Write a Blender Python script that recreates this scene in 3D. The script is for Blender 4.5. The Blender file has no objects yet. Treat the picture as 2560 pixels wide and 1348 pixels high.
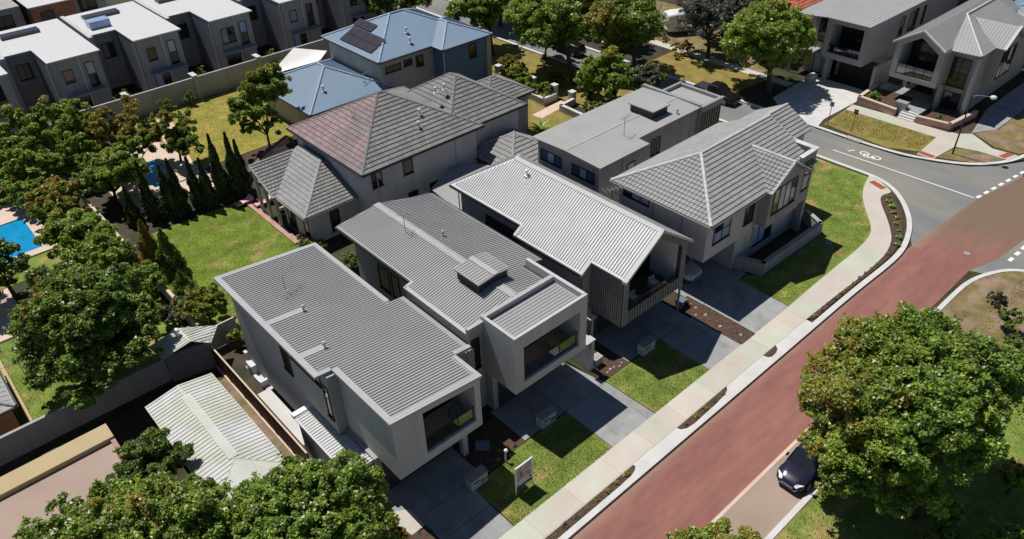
import bpy, math, random
import numpy as np
from mathutils import Vector, Matrix
random.seed(11)
rng = np.random.default_rng(11)
SC = bpy.context.scene
COL = SC.collection

# ------------------------------------------------------------------ camera, light, exposure
CAMH = 36.0
yaw, pit, rol = 0.71650196, 0.635905093, -0.0333191959
fwd = Vector((math.sin(yaw)*math.cos(pit), math.cos(yaw)*math.cos(pit), -math.sin(pit)))
rgt = Vector((math.cos(yaw), -math.sin(yaw), 0))
upv = rgt.cross(fwd)
rr = rgt*math.cos(rol) + upv*math.sin(rol)
uu = -rgt*math.sin(rol) + upv*math.cos(rol)
cam = bpy.data.cameras.new("camera")
cam.sensor_width = 36.0
cam.lens = 36.0*1927.445/2560.0
cam.clip_start = 0.5
cam.clip_end = 3000
camo = bpy.data.objects.new("camera", cam)
COL.objects.link(camo)
m = Matrix((rr, uu, -fwd)).transposed().to_4x4()
m.translation = Vector((0, 0, CAMH))
camo.matrix_world = m
SC.camera = camo

tosun = Vector((-0.05, 0.475, 1.0)).normalized()
elev = math.asin(tosun.z)
azim = math.atan2(tosun.x, tosun.y)
world = bpy.data.worlds.new("World")
SC.world = world
world.use_nodes = True
wn = world.node_tree.nodes
wn.clear()
sky = wn.new("ShaderNodeTexSky")
sky.sky_type = 'NISHITA'
sky.sun_disc = False
sky.sun_elevation = elev
sky.sun_rotation = azim
sky.altitude = 0
sky.air_density = 0.7
sky.dust_density = 0.2
sky.ozone_density = 3.0
bgn = wn.new("ShaderNodeBackground")
bgn.inputs[1].default_value = 0.062
won = wn.new("ShaderNodeOutputWorld")
world.node_tree.links.new(sky.outputs[0], bgn.inputs[0])
world.node_tree.links.new(bgn.outputs[0], won.inputs[0])
sun = bpy.data.lights.new("sun", 'SUN')
sun.energy = 4.6
sun.angle = math.radians(0.5)
sun.color = (1.0, 0.955, 0.89)
suno = bpy.data.objects.new("sun", sun)
COL.objects.link(suno)
suno.rotation_euler = tosun.to_track_quat('Z', 'Y').to_euler()
suno.location = (20, 60, 80)
SC.view_settings.view_transform = 'Standard'
SC.view_settings.look = 'None'
SC.view_settings.exposure = 0.0
SC.view_settings.gamma = 1.0
SC.view_settings.use_curve_mapping = False
SC.cycles.max_bounces = 6
SC.cycles.transparent_max_bounces = 8

# ------------------------------------------------------------------ materials
def M(name, col, rough=0.8, var=0.12, scale=1.2, grain=0.08, gscale=30.0, bump=0.0, bscale=40.0,
      metal=0.0, spec=0.3, island=0.0, col2=None, c2scale=0.5, c2lo=0.45, c2hi=0.6, objrand=0.0, stretch=(1, 1, 1)):
    mt = bpy.data.materials.new(name)
    mt.use_nodes = True
    nt = mt.node_tree
    N = nt.nodes
    L = nt.links
    b = N["Principled BSDF"]
    b.inputs["Roughness"].default_value = rough
    b.inputs["Metallic"].default_value = metal
    b.inputs["Specular IOR Level"].default_value = spec
    geo = N.new("ShaderNodeNewGeometry")
    mp = N.new("ShaderNodeMapping")
    mp.inputs["Scale"].default_value = stretch
    L.new(geo.outputs["Position"], mp.inputs["Vector"])
    pos = mp.outputs["Vector"]
    def noise(s, d=4):
        n = N.new("ShaderNodeTexNoise")
        n.inputs["Scale"].default_value = s
        n.inputs["Detail"].default_value = d
        L.new(pos, n.inputs["Vector"])
        return n.outputs["Fac"]
    def mulmix(colsock, fac, lo, hi):
        r = N.new("ShaderNodeMapRange")
        r.inputs[1].default_value = 0.3
        r.inputs[2].default_value = 0.7
        r.inputs[3].default_value = lo
        r.inputs[4].default_value = hi
        L.new(fac, r.inputs[0])
        vm = N.new("ShaderNodeVectorMath")
        vm.operation = 'SCALE'
        L.new(colsock, vm.inputs[0])
        L.new(r.outputs[0], vm.inputs["Scale"])
        return vm.outputs[0]
    rgb = N.new("ShaderNodeRGB")
    rgb.outputs[0].default_value = (*col, 1)
    cs = rgb.outputs[0]
    if col2 is not None:
        r2 = N.new("ShaderNodeRGB")
        r2.outputs[0].default_value = (*col2, 1)
        mr = N.new("ShaderNodeMapRange")
        mr.inputs[1].default_value = c2lo
        mr.inputs[2].default_value = c2hi
        L.new(noise(c2scale, 5), mr.inputs[0])
        mx = N.new("ShaderNodeMix")
        mx.data_type = 'RGBA'
        L.new(mr.outputs[0], mx.inputs[0])
        L.new(cs, mx.inputs[6])
        L.new(r2.outputs[0], mx.inputs[7])
        cs = mx.outputs[2]
    if var:
        cs = mulmix(cs, noise(scale), 1-var, 1+var)
    if grain:
        cs = mulmix(cs, noise(gscale, 2), 1-grain, 1+grain)
    if island:
        rm = N.new("ShaderNodeMapRange")
        rm.inputs[1].default_value = 0
        L.new(geo.outputs["Random Per Island"], rm.inputs[0])
        cs = mulmix(cs, rm.outputs[0], 1-island, 1+island)
    if objrand:
        oi = N.new("ShaderNodeObjectInfo")
        cs = mulmix(cs, oi.outputs["Random"], 1-objrand, 1+objrand)
    L.new(cs, b.inputs["Base Color"])
    if bump:
        bp = N.new("ShaderNodeBump")
        bp.inputs["Strength"].default_value = bump
        bp.inputs["Distance"].default_value = 0.03
        L.new(noise(bscale, 4), bp.inputs["Height"])
        L.new(bp.outputs[0], b.inputs["Normal"])
    return mt

def leafmat(name, c1, c2, c3=None):
    mt = bpy.data.materials.new(name)
    mt.use_nodes = True
    nt = mt.node_tree
    N = nt.nodes
    L = nt.links
    N.clear()
    out = N.new("ShaderNodeOutputMaterial")
    geo = N.new("ShaderNodeNewGeometry")
    cr = N.new("ShaderNodeValToRGB")
    cr.color_ramp.elements[0].color = (*c1, 1)
    cr.color_ramp.elements[1].color = (*c2, 1)
    if c3:
        e = cr.color_ramp.elements.new(0.93)
        e.color = (*c2, 1)
        cr.color_ramp.elements[-1].color = (*c3, 1)
    L.new(geo.outputs["Random Per Island"], cr.inputs[0])
    nz = N.new("ShaderNodeTexNoise")
    nz.inputs["Scale"].default_value = 0.9
    L.new(geo.outputs["Position"], nz.inputs["Vector"])
    mr = N.new("ShaderNodeMapRange")
    mr.inputs[1].default_value = .3
    mr.inputs[2].default_value = .7
    mr.inputs[3].default_value = 1.0
    mr.inputs[4].default_value = 1.6
    L.new(nz.outputs["Fac"], mr.inputs[0])
    vm = N.new("ShaderNodeVectorMath")
    vm.operation = 'SCALE'
    L.new(cr.outputs[0], vm.inputs[0])
    L.new(mr.outputs[0], vm.inputs["Scale"])
    p = N.new("ShaderNodeBsdfPrincipled")
    p.inputs["Roughness"].default_value = 0.40
    p.inputs["Specular IOR Level"].default_value = 0.65
    L.new(vm.outputs[0], p.inputs["Base Color"])
    t = N.new("ShaderNodeBsdfTranslucent")
    L.new(vm.outputs[0], t.inputs["Color"])
    ms = N.new("ShaderNodeMixShader")
    ms.inputs[0].default_value = 0.45
    L.new(p.outputs[0], ms.inputs[1])
    L.new(t.outputs[0], ms.inputs[2])
    L.new(ms.outputs[0], out.inputs[0])
    return mt

def glassmat(name, col, rough=0.06, spec=0.8):
    mt = M(name, col, rough=rough, var=0.1, grain=0, spec=spec)
    return mt

def clearglass(name, tint, op):
    mt = bpy.data.materials.new(name)
    mt.use_nodes = True
    nt = mt.node_tree
    N = nt.nodes
    L = nt.links
    N.clear()
    out = N.new("ShaderNodeOutputMaterial")
    tr = N.new("ShaderNodeBsdfTransparent")
    tr.inputs[0].default_value = (*tint, 1)
    g = N.new("ShaderNodeBsdfGlossy")
    g.inputs["Roughness"].default_value = 0.05
    g.inputs["Color"].default_value = (.9, .95, 1, 1)
    ms = N.new("ShaderNodeMixShader")
    ms.inputs[0].default_value = op
    L.new(tr.outputs[0], ms.inputs[1])
    L.new(g.outputs[0], ms.inputs[2])
    L.new(ms.outputs[0], out.inputs[0])
    return mt

MAT = {}
def mk(k, *a, **kw):
    MAT[k] = M(k, *a, **kw)
mk("soil_ground", (.060, .042, .028), var=.35, scale=.6, grain=.25, gscale=14, bump=.6, bscale=10, col2=(.035, .045, .015), c2scale=.25)
mk("mulch", (.085, .050, .034), var=.3, scale=3, grain=.45, gscale=28, bump=.9, bscale=28)
mk("lawn", (.165, .225, .045), rough=.95, var=.25, scale=.9, grain=.35, gscale=18, bump=.7, bscale=30, spec=.1, col2=(.33, .255, .095), c2scale=.55, c2lo=.52, c2hi=.66)
mk("lawn_bright", (.155, .215, .032), rough=.95, var=.28, scale=.7, grain=.35, gscale=16, bump=.7, bscale=30, spec=.1, col2=(.32, .25, .10), c2scale=.40, c2lo=.54, c2hi=.68)
mk("lawn_dry", (.255, .195, .062), rough=.95, var=.22, scale=.8, grain=.3, gscale=16, bump=.6, bscale=25, spec=.1, col2=(.20, .20, .05), c2scale=.45, c2lo=.5, c2hi=.68)
mk("lawn_gold", (.30, .255, .060), rough=.95, var=.2, scale=.8, grain=.3, gscale=16, bump=.6, bscale=25, spec=.1, col2=(.22, .235, .05), c2scale=.35, c2lo=.5, c2hi=.7)
mk("lawn_brown", (.205, .165, .072), rough=.95, var=.28, scale=.9, grain=.35, gscale=14, bump=.6, bscale=22, spec=.1, col2=(.24, .175, .125), c2scale=.45, c2lo=.45, c2hi=.6)
mk("concrete_path", (.53, .475, .42), objrand=.05, var=.07, scale=.5, grain=.07, gscale=25, bump=.08, col2=(.49, .51, .415), c2scale=.22, c2lo=.45, c2hi=.62)
mk("kerb_concrete", (.57, .56, .545), var=.08, scale=.8, grain=.06, bump=.08)
mk("drive_concrete", (.30, .305, .31), objrand=.05, col2=(.235, .235, .23), c2scale=.8, c2lo=.5, c2hi=.7, var=.12, scale=.9, grain=.10, gscale=30, bump=.06, spec=.2)
mk("red_asphalt", (.285, .130, .105), rough=.9, var=.09, scale=1.6, grain=.24, gscale=45, bump=.25, bscale=60, col2=(.245, .108, .092), c2scale=.3, c2lo=.42, c2hi=.58, stretch=(.45, 1.6, 1))
mk("red_asphalt_old", (.185, .115, .075), rough=.9, var=.14, scale=.3, grain=.14, gscale=22, bump=.25, bscale=60, col2=(.21, .11, .08), c2scale=.2)
mk("grey_asphalt", (.195, .196, .198), rough=.9, var=.1, scale=.3, grain=.15, gscale=22, bump=.3, bscale=60, col2=(.225, .222, .195), c2scale=.12, stretch=(1.6, .5, 1))
mk("bay_paving", (.335, .255, .21), var=.1, scale=.4, grain=.1, gscale=25, bump=.2)
mk("paint_white", (.80, .79, .76), rough=.6, var=.1, scale=2, grain=.1, gscale=40)
mk("tactile_red", (.34, .075, .045), var=.12, scale=4)
mk("roof_grey", (.315, .315, .315), rough=.55, var=.05, scale=.6, grain=.05, metal=0, spec=.4)
mk("roof_grey_rib", (.30, .30, .30), rough=.55, var=.04, grain=0, spec=.4)
mk("roof_light", (.34, .34, .335), rough=.6, var=.05, scale=.5, grain=.04, spec=.3)
mk("roof_zinc", (.60, .60, .60), rough=.5, var=.06, scale=1, grain=.05, spec=.5)
mk("roof_white", (.55, .55, .55), rough=.6, var=.03, grain=.02)
mk("roof_cream", (.48, .495, .43), rough=.6, var=.1, scale=.7, grain=.05, col2=(.55, .55, .55), c2scale=.4)
mk("roof_blue", (.215, .30, .40), rough=.5, var=.04, scale=.5, grain=.03, spec=.4)
mk("roof_blue_cap", (.36, .46, .57), rough=.5, var=.04, grain=.03)
mk("flashing", (.40, .40, .40), rough=.5, var=.05, grain=.04)
mk("tile_grey", (.30, .30, .295), rough=.85, var=.07, scale=.5, grain=.1, gscale=20, island=.06)
mk("tile_dark", (.225, .222, .215), rough=.85, var=.10, scale=.35, grain=.15, gscale=18, island=.09)
mk("tile_pink", (.235, .21, .208), rough=.85, var=.14, scale=.35, grain=.1, gscale=18, island=.1, col2=(.30, .215, .218), c2scale=.16, c2lo=.4, c2hi=.6)
mk("cap_grey", (.35, .35, .345), rough=.85, var=.12, scale=1, grain=.1)
mk("cap_dark", (.20, .198, .192), rough=.85, var=.15, scale=1, grain=.12)
mk("cap_white", (.55, .55, .54), rough=.8, var=.12, scale=1.5, grain=.08)
mk("render_grey", (.37, .365, .36), rough=.9, var=.06, scale=.5, grain=.05, gscale=35, bump=.08, col2=(0.318, 0.314, 0.31), c2scale=1.1, c2lo=.5, c2hi=.75, stretch=(1.3, 1.3, .18))
mk("render_light", (.50, .495, .49), rough=.9, var=.05, scale=.5, grain=.05, gscale=35, bump=.08, col2=(0.43, 0.426, 0.421), c2scale=1.1, c2lo=.5, c2hi=.75, stretch=(1.3, 1.3, .18))
mk("render_white", (.70, .69, .68), rough=.9, var=.05, scale=.5, grain=.04, bump=.06, col2=(0.602, 0.593, 0.585), c2scale=1.1, c2lo=.5, c2hi=.75, stretch=(1.3, 1.3, .18))
mk("render_dark", (.20, .20, .20), rough=.9, var=.07, scale=.5, grain=.05, col2=(0.172, 0.172, 0.172), c2scale=1.1, c2lo=.5, c2hi=.75, stretch=(1.3, 1.3, .18))
mk("render_beige", (.42, .385, .345), rough=.9, var=.07, scale=.5, grain=.06, col2=(0.361, 0.331, 0.297), c2scale=1.1, c2lo=.5, c2hi=.75, stretch=(1.3, 1.3, .18))
mk("render_mid", (.36, .345, .33), rough=.9, var=.07, scale=.5, grain=.06, col2=(0.284, 0.271, 0.258), c2scale=1.1, c2lo=.5, c2hi=.75, stretch=(1.3, 1.3, .18))
mk("render_slate_shade", (.25, .25, .26), rough=.9, var=.07, scale=.5, grain=.05)  # terrace side walls: their bluish shade is put into the render colour
mk("render_blue", (.12, .19, .27), rough=.9, var=.07, scale=.5, grain=.05, col2=(0.103, 0.163, 0.232), c2scale=1.1, c2lo=.5, c2hi=.75, stretch=(1.3, 1.3, .18))
mk("brick_orange", (.36, .17, .09), rough=.9, var=.15, scale=1, grain=.2, gscale=10)
mk("brick_pink", (.45, .28, .22), rough=.9, var=.18, scale=1.2, grain=.2, gscale=9, bump=.3)
mk("stone_pale", (.40, .40, .38), rough=.9, var=.2, scale=1.5, grain=.2, gscale=8, bump=.4)
mk("terracotta", (.44, .14, .075), rough=.9, var=.12, scale=.6, grain=.1, island=.15)
mk("membrane", (.385, .29, .24), rough=.9, var=.06, scale=.5, grain=.04, col2=(.35, .265, .222), c2scale=.3)
mk("parapet_tan", (.45, .355, .21), rough=.9, var=.05, scale=.6, grain=.04)
mk("dark_metal", (.035, .035, .037), rough=.5, var=.1, grain=.03)
mk("charcoal_clad", (.085, .085, .085), rough=.6, var=.1, scale=1, grain=.05)
mk("steel_grey", (.30, .30, .30), rough=.45, var=.06, grain=.03)
mk("white_metal", (.78, .78, .78), rough=.4, var=.04, grain=0)
mk("black_frame", (.02, .02, .022), rough=.4, var=.1, grain=0)
mk("fence_maroon", (.115, .052, .034), rough=.55, var=.12, scale=1, grain=.05)
mk("timber", (.17, .10, .06), rough=.85, var=.2, scale=2, grain=.2)
mk("bark", (.085, .062, .045), rough=.95, var=.3, scale=3, grain=.3, gscale=14, bump=.8, bscale=14)
mk("garage_dark", (.045, .045, .047), rough=.6, var=.08, grain=.03)
mk("interior", (.11, .10, .095), rough=.9, var=.1)
mk("curtain", (.55, .56, .58), rough=.9, var=.08, scale=6, grain=0)
mk("pool_water", (.010, .26, .52), rough=.08, var=.12, scale=1.5, grain=.05, gscale=4, bump=.25, bscale=2.2, spec=.4)
mk("pool_tile", (.04, .36, .62), rough=.4, var=.1)
mk("paver_pink", (.60, .47, .385), var=.08, scale=.6, grain=.07, bump=.1)
mk("car_black", (.010, .010, .011), rough=.22, var=0, grain=0, spec=.5)
mk("car_navy", (.016, .016, .038), rough=.2, var=0, grain=0, spec=.5)
mk("car_silver", (.50, .51, .53), rough=.25, var=0, grain=0, metal=.3, spec=.5)
mk("car_white", (.75, .75, .75), rough=.25, var=0, grain=0, spec=.5)
mk("tyre", (.018, .018, .018), rough=.9, var=.1)
mk("lamp_glass", (.75, .77, .78), rough=.15, var=0, grain=0, spec=.6)
mk("tail_red", (.25, .02, .02), rough=.2, var=0, grain=0)
mk("plastic_white", (.60, .61, .62), rough=.5, var=.04, grain=.02)
mk("sail_white", (.80, .78, .75), rough=.9, var=.03, grain=.02)
mk("pot_blue", (.14, .20, .27), rough=.3, var=.08)
mk("rose_fabric", (.62, .22, .30), rough=.9, var=.15, scale=5, col2=(.75, .66, .62), c2scale=3)
mk("deck_tan", (.42, .30, .15), rough=.85, var=.15)
mk("flag_red", (.42, .03, .05), rough=.8, var=.05, grain=0)
mk("solar", (.030, .026, .032), rough=.25, var=.08, grain=.03, spec=.6)
mk("ink_black", (.02, .02, .02), rough=.6, var=0, grain=0)
mk("print_grey", (.32, .31, .31), rough=.6, var=.45, scale=6, grain=.4, gscale=16)
mk("print_red", (.45, .06, .07), rough=.6, var=.2, scale=8)
mk("print_orange", (.60, .24, .06), rough=.6, var=.2, scale=8)
mk("print_blue", (.012, .10, .20), rough=.6, var=.05)
mk("bike_green", (.03, .10, .08), rough=.5, var=.1)
def road_finish(mt, kind):
    """worn wheel tracks, gutter dust and a browner older surface towards the junction"""
    nt = mt.node_tree
    N, L = nt.nodes, nt.links
    b = N["Principled BSDF"]
    src = b.inputs["Base Color"].links[0].from_socket
    geo = N.new("ShaderNodeNewGeometry")
    sp = N.new("ShaderNodeSeparateXYZ")
    L.new(geo.outputs["Position"], sp.inputs[0])
    def nz(s, d=4):
        n = N.new("ShaderNodeTexNoise")
        n.inputs["Scale"].default_value = s
        n.inputs["Detail"].default_value = d
        return n.outputs["Fac"]
    def mth(op, a, b_=None):
        m_ = N.new("ShaderNodeMath")
        m_.operation = op
        for k, v in ((0, a), (1, b_)):
            if v is None:
                continue
            if isinstance(v, (int, float)):
                m_.inputs[k].default_value = v
            else:
                L.new(v, m_.inputs[k])
        return m_.outputs[0]
    def rng_(v, lo, hi, a=0.0, c=1.0):
        r = N.new("ShaderNodeMapRange")
        r.interpolation_type = 'SMOOTHSTEP'
        r.inputs[1].default_value, r.inputs[2].default_value, r.inputs[3].default_value, r.inputs[4].default_value = lo, hi, a, c
        L.new(v, r.inputs[0])
        return r.outputs[0]
    def mix(f, c1, col):
        mx = N.new("ShaderNodeMix")
        mx.data_type = 'RGBA'
        L.new(f, mx.inputs[0])
        L.new(c1, mx.inputs[6])
        mx.inputs[7].default_value = (*col, 1)
        return mx.outputs[2]
    n1 = nz(.5)
    if kind == 'red':
        # older brown seal further along, blended through noise
        xx = mth('ADD', mth('ADD', sp.outputs[0], mth('MULTIPLY', sp.outputs[1], .35)), mth('MULTIPLY', n1, 9.0))
        src = mix(rng_(xx, 66.0, 75.0), src, (.185, .128, .088))
        dust = mth('MULTIPLY', rng_(mth('ADD', sp.outputs[1], mth('MULTIPLY', nz(1.2), 1.6)), 16.7, 17.7), rng_(nz(.7), .42, .6))
        src = mix(mth('MULTIPLY', dust, .55), src, (.40, .31, .21))
        tracks = mth('SINE', mth('MULTIPLY', sp.outputs[1], 3.9))
        src = mix(mth('MULTIPLY', rng_(tracks, .2, 1.0), .16), src, (.17, .085, .075))
    stain = mth('MULTIPLY', rng_(nz(2.2, 6), .62, .72), .35)
    src = mix(stain, src, (.09, .075, .065))
    L.new(src, b.inputs["Base Color"])
road_finish(MAT["red_asphalt"], 'red')
road_finish(MAT["grey_asphalt"], 'grey')
road_finish(MAT["bay_paving"], 'grey')
MAT["glass_dark"] = glassmat("glass_dark", (.018, .020, .024), .06, .7)
MAT["glass_blue_lit"] = glassmat("glass_blue_lit", (.30, .40, .58), .15, .6)  # blue sky light on the panes, put into the glass colour
MAT["glass_green"] = glassmat("glass_green", (.20, .34, .30), .15, .5)
MAT["balustrade_glass"] = clearglass("balustrade_glass", (.50, .55, .57), .16)
MAT["leaf_mid"] = leafmat("leaf_mid", (.040, .075, .010), (.265, .385, .055), (.42, .50, .13))
MAT["leaf_bright"] = leafmat("leaf_bright", (.080, .130, .015), (.36, .475, .065))
MAT["leaf_dark"] = leafmat("leaf_dark", (.030, .055, .012), (.20, .29, .050))
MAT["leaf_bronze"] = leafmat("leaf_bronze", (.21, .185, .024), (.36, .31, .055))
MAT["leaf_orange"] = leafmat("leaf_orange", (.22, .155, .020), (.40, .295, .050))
MAT["leaf_grey"] = leafmat("leaf_grey", (.07, .08, .055), (.15, .155, .125))
MAT["leaf_gold"] = leafmat("leaf_gold", (.15, .12, .01), (.26, .20, .02))
MAT["leaf_cypress"] = leafmat("leaf_cypress", (.017, .030, .010), (.060, .088, .022))
MAT["grass_blade"] = leafmat("grass_blade", (.10, .145, .027), (.17, .22, .048), (.28, .24, .10))

# ------------------------------------------------------------------ mesh builders
class MB:
    def __init__(s):
        s.v = []
        s.f = []
    def poly(s, pts):
        n = len(s.v)
        s.v += [tuple(p) for p in pts]
        s.f.append(tuple(range(n, n+len(pts))))
    def hexa(s, p):
        n = len(s.v)
        s.v += [tuple(q) for q in p]
        for a in ((3, 2, 1, 0), (4, 5, 6, 7), (0, 1, 5, 4), (1, 2, 6, 5), (2, 3, 7, 6), (3, 0, 4, 7)):
            s.f.append(tuple(n+i for i in a))
    def box(s, x0, x1, y0, y1, z0, z1):
        s.hexa([(x0, y0, z0), (x1, y0, z0), (x1, y1, z0), (x0, y1, z0), (x0, y0, z1), (x1, y0, z1), (x1, y1, z1), (x0, y1, z1)])
    def prism(s, pts, z0, z1):
        """pts 2D ring; z0/z1 numbers or functions of (x,y)"""
        a = sum(pts[i][0]*pts[(i+1) % len(pts)][1]-pts[(i+1) % len(pts)][0]*pts[i][1] for i in range(len(pts)))
        if a < 0:
            pts = pts[::-1]
        f0 = z0 if callable(z0) else (lambda x, y: z0)
        f1 = z1 if callable(z1) else (lambda x, y: z1)
        n = len(s.v)
        k = len(pts)
        s.v += [(x, y, f0(x, y)) for x, y in pts] + [(x, y, f1(x, y)) for x, y in pts]
        s.f.append(tuple(n+i for i in reversed(range(k))))
        s.f.append(tuple(n+k+i for i in range(k)))
        for i in range(k):
            j = (i+1) % k
            s.f.append((n+i, n+j, n+k+j, n+k+i))
    def extr(s, pts, d):
        """3D planar polygon extruded by vector d"""
        n = len(s.v)
        k = len(pts)
        s.v += [tuple(p) for p in pts] + [(p[0]+d[0], p[1]+d[1], p[2]+d[2]) for p in pts]
        s.f.append(tuple(n+i for i in reversed(range(k))))
        s.f.append(tuple(n+k+i for i in range(k)))
        for i in range(k):
            j = (i+1) % k
            s.f.append((n+i, n+j, n+k+j, n+k+i))
    def tube(s, path, r, n=6, cap=True):
        path = [Vector(p) for p in path]
        rs = r if isinstance(r, (list, tuple)) else [r]*len(path)
        base = len(s.v)
        for i, p in enumerate(path):
            d = (path[min(i+1, len(path)-1)]-path[max(i-1, 0)]).normalized()
            a = d.orthogonal().normalized() if abs(d.z) < .99 else Vector((1, 0, 0))
            b = d.cross(a)
            for k in range(n):
                t = 2*math.pi*k/n
                q = p+(a*math.cos(t)+b*math.sin(t))*rs[i]
                s.v.append(tuple(q))
        for i in range(len(path)-1):
            for k in range(n):
                s.f.append((base+i*n+k, base+i*n+(k+1) % n, base+(i+1)*n+(k+1) % n, base+(i+1)*n+k))
        if cap:
            s.f.append(tuple(base+k for k in reversed(range(n))))
            s.f.append(tuple(base+(len(path)-1)*n+k for k in range(n)))
    def ball(s, c, r, n=8, m=5, sz=1.0):
        base = len(s.v)
        for i in range(m+1):
            th = math.pi*i/m
            for k in range(n):
                ph = 2*math.pi*k/n
                s.v.append((c[0]+r*math.sin(th)*math.cos(ph), c[1]+r*math.sin(th)*math.sin(ph), c[2]+r*sz*math.cos(th)))
        for i in range(m):
            for k in range(n):
                s.f.append((base+i*n+k, base+(i+1)*n+k, base+(i+1)*n+(k+1) % n, base+i*n+(k+1) % n))
    def islands(s):
        par = list(range(len(s.v)))
        def find(a):
            while par[a] != a:
                par[a] = par[par[a]]
                a = par[a]
            return a
        for f in s.f:
            for b in f[1:]:
                par[find(b)] = find(f[0])
        grp = {}
        for f in s.f:
            grp.setdefault(find(f[0]), []).append(f)
        out = []
        for fs in grp.values():
            ids = sorted({i for f in fs for i in f})
            mp_ = {i: k for k, i in enumerate(ids)}
            q = MB()
            q.v = [s.v[i] for i in ids]
            q.f = [tuple(mp_[i] for i in f) for f in fs]
            out.append(q)
        return out
    def build(s, name, mat, parent=None, smooth=False, local=False):
        if name in ("roof_flashing", "gutter", "barge_capping", "pier", "parapet", "parapet_capping", "hip_capping") and parent is not None:
            isl = s.islands()
            if len(isl) > 1:
                r = None
                for q in isl:
                    o = q.build(name, mat, parent, smooth, local)
                    r = r or o
                return r
        me = bpy.data.meshes.new(name)
        v = s.v
        if parent is not None and not local:
            o0 = rootloc(parent)
            v = [(a-o0[0], b-o0[1], c-o0[2]) for a, b, c in v]
        me.from_pydata(v, [], s.f)
        me.materials.append(MAT[mat] if isinstance(mat, str) else mat)
        if smooth:
            me.polygons.foreach_set("use_smooth", [True]*len(me.polygons))
        me.update()
        o = bpy.data.objects.new(name, me)
        COL.objects.link(o)
        if parent is not None:
            o.parent = parent
        return o

def rootloc(o):
    x = Vector((0, 0, 0))
    while o is not None:
        x += o.location
        o = o.parent
    return x

def npmesh(name, V, F, mats, parent=None, mi=None, smooth=False):
    me = bpy.data.meshes.new(name)
    V = np.asarray(V, np.float32)
    if parent is not None:
        V = V-np.array(rootloc(parent), np.float32)
    F = np.asarray(F, np.int32)
    nf, k = F.shape
    me.vertices.add(len(V))
    me.vertices.foreach_set("co", V.ravel())
    me.loops.add(nf*k)
    me.loops.foreach_set("vertex_index", F.ravel())
    me.polygons.add(nf)
    me.polygons.foreach_set("loop_start", np.arange(0, nf*k, k, dtype=np.int32))
    for q in (mats if isinstance(mats, (list, tuple)) else [mats]):
        me.materials.append(MAT[q])
    if mi is not None:
        me.polygons.foreach_set("material_index", np.asarray(mi, np.int32))
    if smooth:
        me.polygons.foreach_set("use_smooth", np.ones(nf, bool))
    me.update(calc_edges=True)
    o = bpy.data.objects.new(name, me)
    COL.objects.link(o)
    if parent is not None:
        o.parent = parent
    return o

def tag(o, label=None, cat=None, group=None, kind=None):
    if label:
        o["label"] = label
    if cat:
        o["category"] = cat
    if group:
        o["group"] = group
    if kind:
        o["kind"] = kind
    return o

def thing(name, label, cat, loc=(0, 0, 0), group=None, rz=0.0):
    o = bpy.data.objects.new(name, None)
    o.empty_display_size = .3
    o.location = loc
    o.rotation_euler = (0, 0, rz)
    COL.objects.link(o)
    return tag(o, label, cat, group)

def struct(name, mb, mat):
    return tag(mb.build(name, mat), kind="structure")

def copy_tree(o, parent=None):
    c = o.copy()
    COL.objects.link(c)
    if parent is not None:
        c.parent = parent
    for ch in list(o.children):
        copy_tree(ch, c)
    return c

# ---- roof helpers
def plane_basis(pts, d):
    p = [Vector(q) for q in pts]
    n = Vector((0, 0, 0))
    for i in range(len(p)):
        a, b = p[i], p[(i+1) % len(p)]
        n += Vector(((a.y-b.y)*(a.z+b.z), (a.z-b.z)*(a.x+b.x), (a.x-b.x)*(a.y+b.y)))
    n.normalize()
    if n.z < 0:
        n = -n
    u = Vector(d)
    u = (u-n*u.dot(n)).normalized()
    v = n.cross(u)
    return p, n, u, v

def slab(mb, pts, t=.08):
    n = len(mb.v)
    k = len(pts)
    p = [tuple(q) for q in pts]
    a = sum(p[i][0]*p[(i+1) % k][1]-p[(i+1) % k][0]*p[i][1] for i in range(k))
    if a < 0:
        p = p[::-1]
    mb.v += [(x, y, z-t) for x, y, z in p]+p
    mb.f.append(tuple(n+i for i in reversed(range(k))))
    mb.f.append(tuple(n+k+i for i in range(k)))
    for i in range(k):
        j = (i+1) % k
        mb.f.append((n+i, n+j, n+k+j, n+k+i))

def ribs(mb, pts, d, sp=.2, h=.035, w=.07, inset=.06):
    p, n, u, v = plane_basis(pts, d)
    o = p[0]
    q = [((a-o).dot(u), (a-o).dot(v)) for a in p]
    vs = [b for _, b in q]
    lo, hi = min(vs), max(vs)
    cnt = max(1, int((hi-lo)/sp))
    st = (hi-lo)/cnt
    for i in range(cnt):
        t = lo+st*(i+.5)
        xs = []
        for j in range(len(q)):
            (a0, b0), (a1, b1) = q[j], q[(j+1) % len(q)]
            if (b0-t)*(b1-t) < 0:
                xs.append(a0+(a1-a0)*(t-b0)/(b1-b0))
        xs.sort()
        for j in range(0, len(xs)-1, 2):
            a0, a1 = xs[j]+inset, xs[j+1]-inset
            if a1-a0 < .15:
                continue
            P = lambda a, b, c: tuple(o+u*a+v*b+n*c)
            mb.hexa([P(a0, t-w/2, -.004), P(a1, t-w/2, -.004), P(a1, t+w/2, -.004), P(a0, t+w/2, -.004),
                     P(a0, t-w*.28, h), P(a1, t-w*.28, h), P(a1, t+w*.28, h), P(a0, t+w*.28, h)])

def sheet_roof(parent, pts, d, mat, sp=.2, h=.035, w=.07, t=.08, inset=.06, name="roof_sheet"):
    mb = MB()
    slab(mb, pts, t)
    ribs(mb, pts, d, sp, h, w, inset)
    return mb.build(name, mat, parent)

FLAT = ([0.0, .03, .97, 1.0], [0, .018, .018, 0])
WAVE = ([0.0, .12, .3, .48, .6, 1.0], [0, .028, .042, .028, .004, .0])

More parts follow.
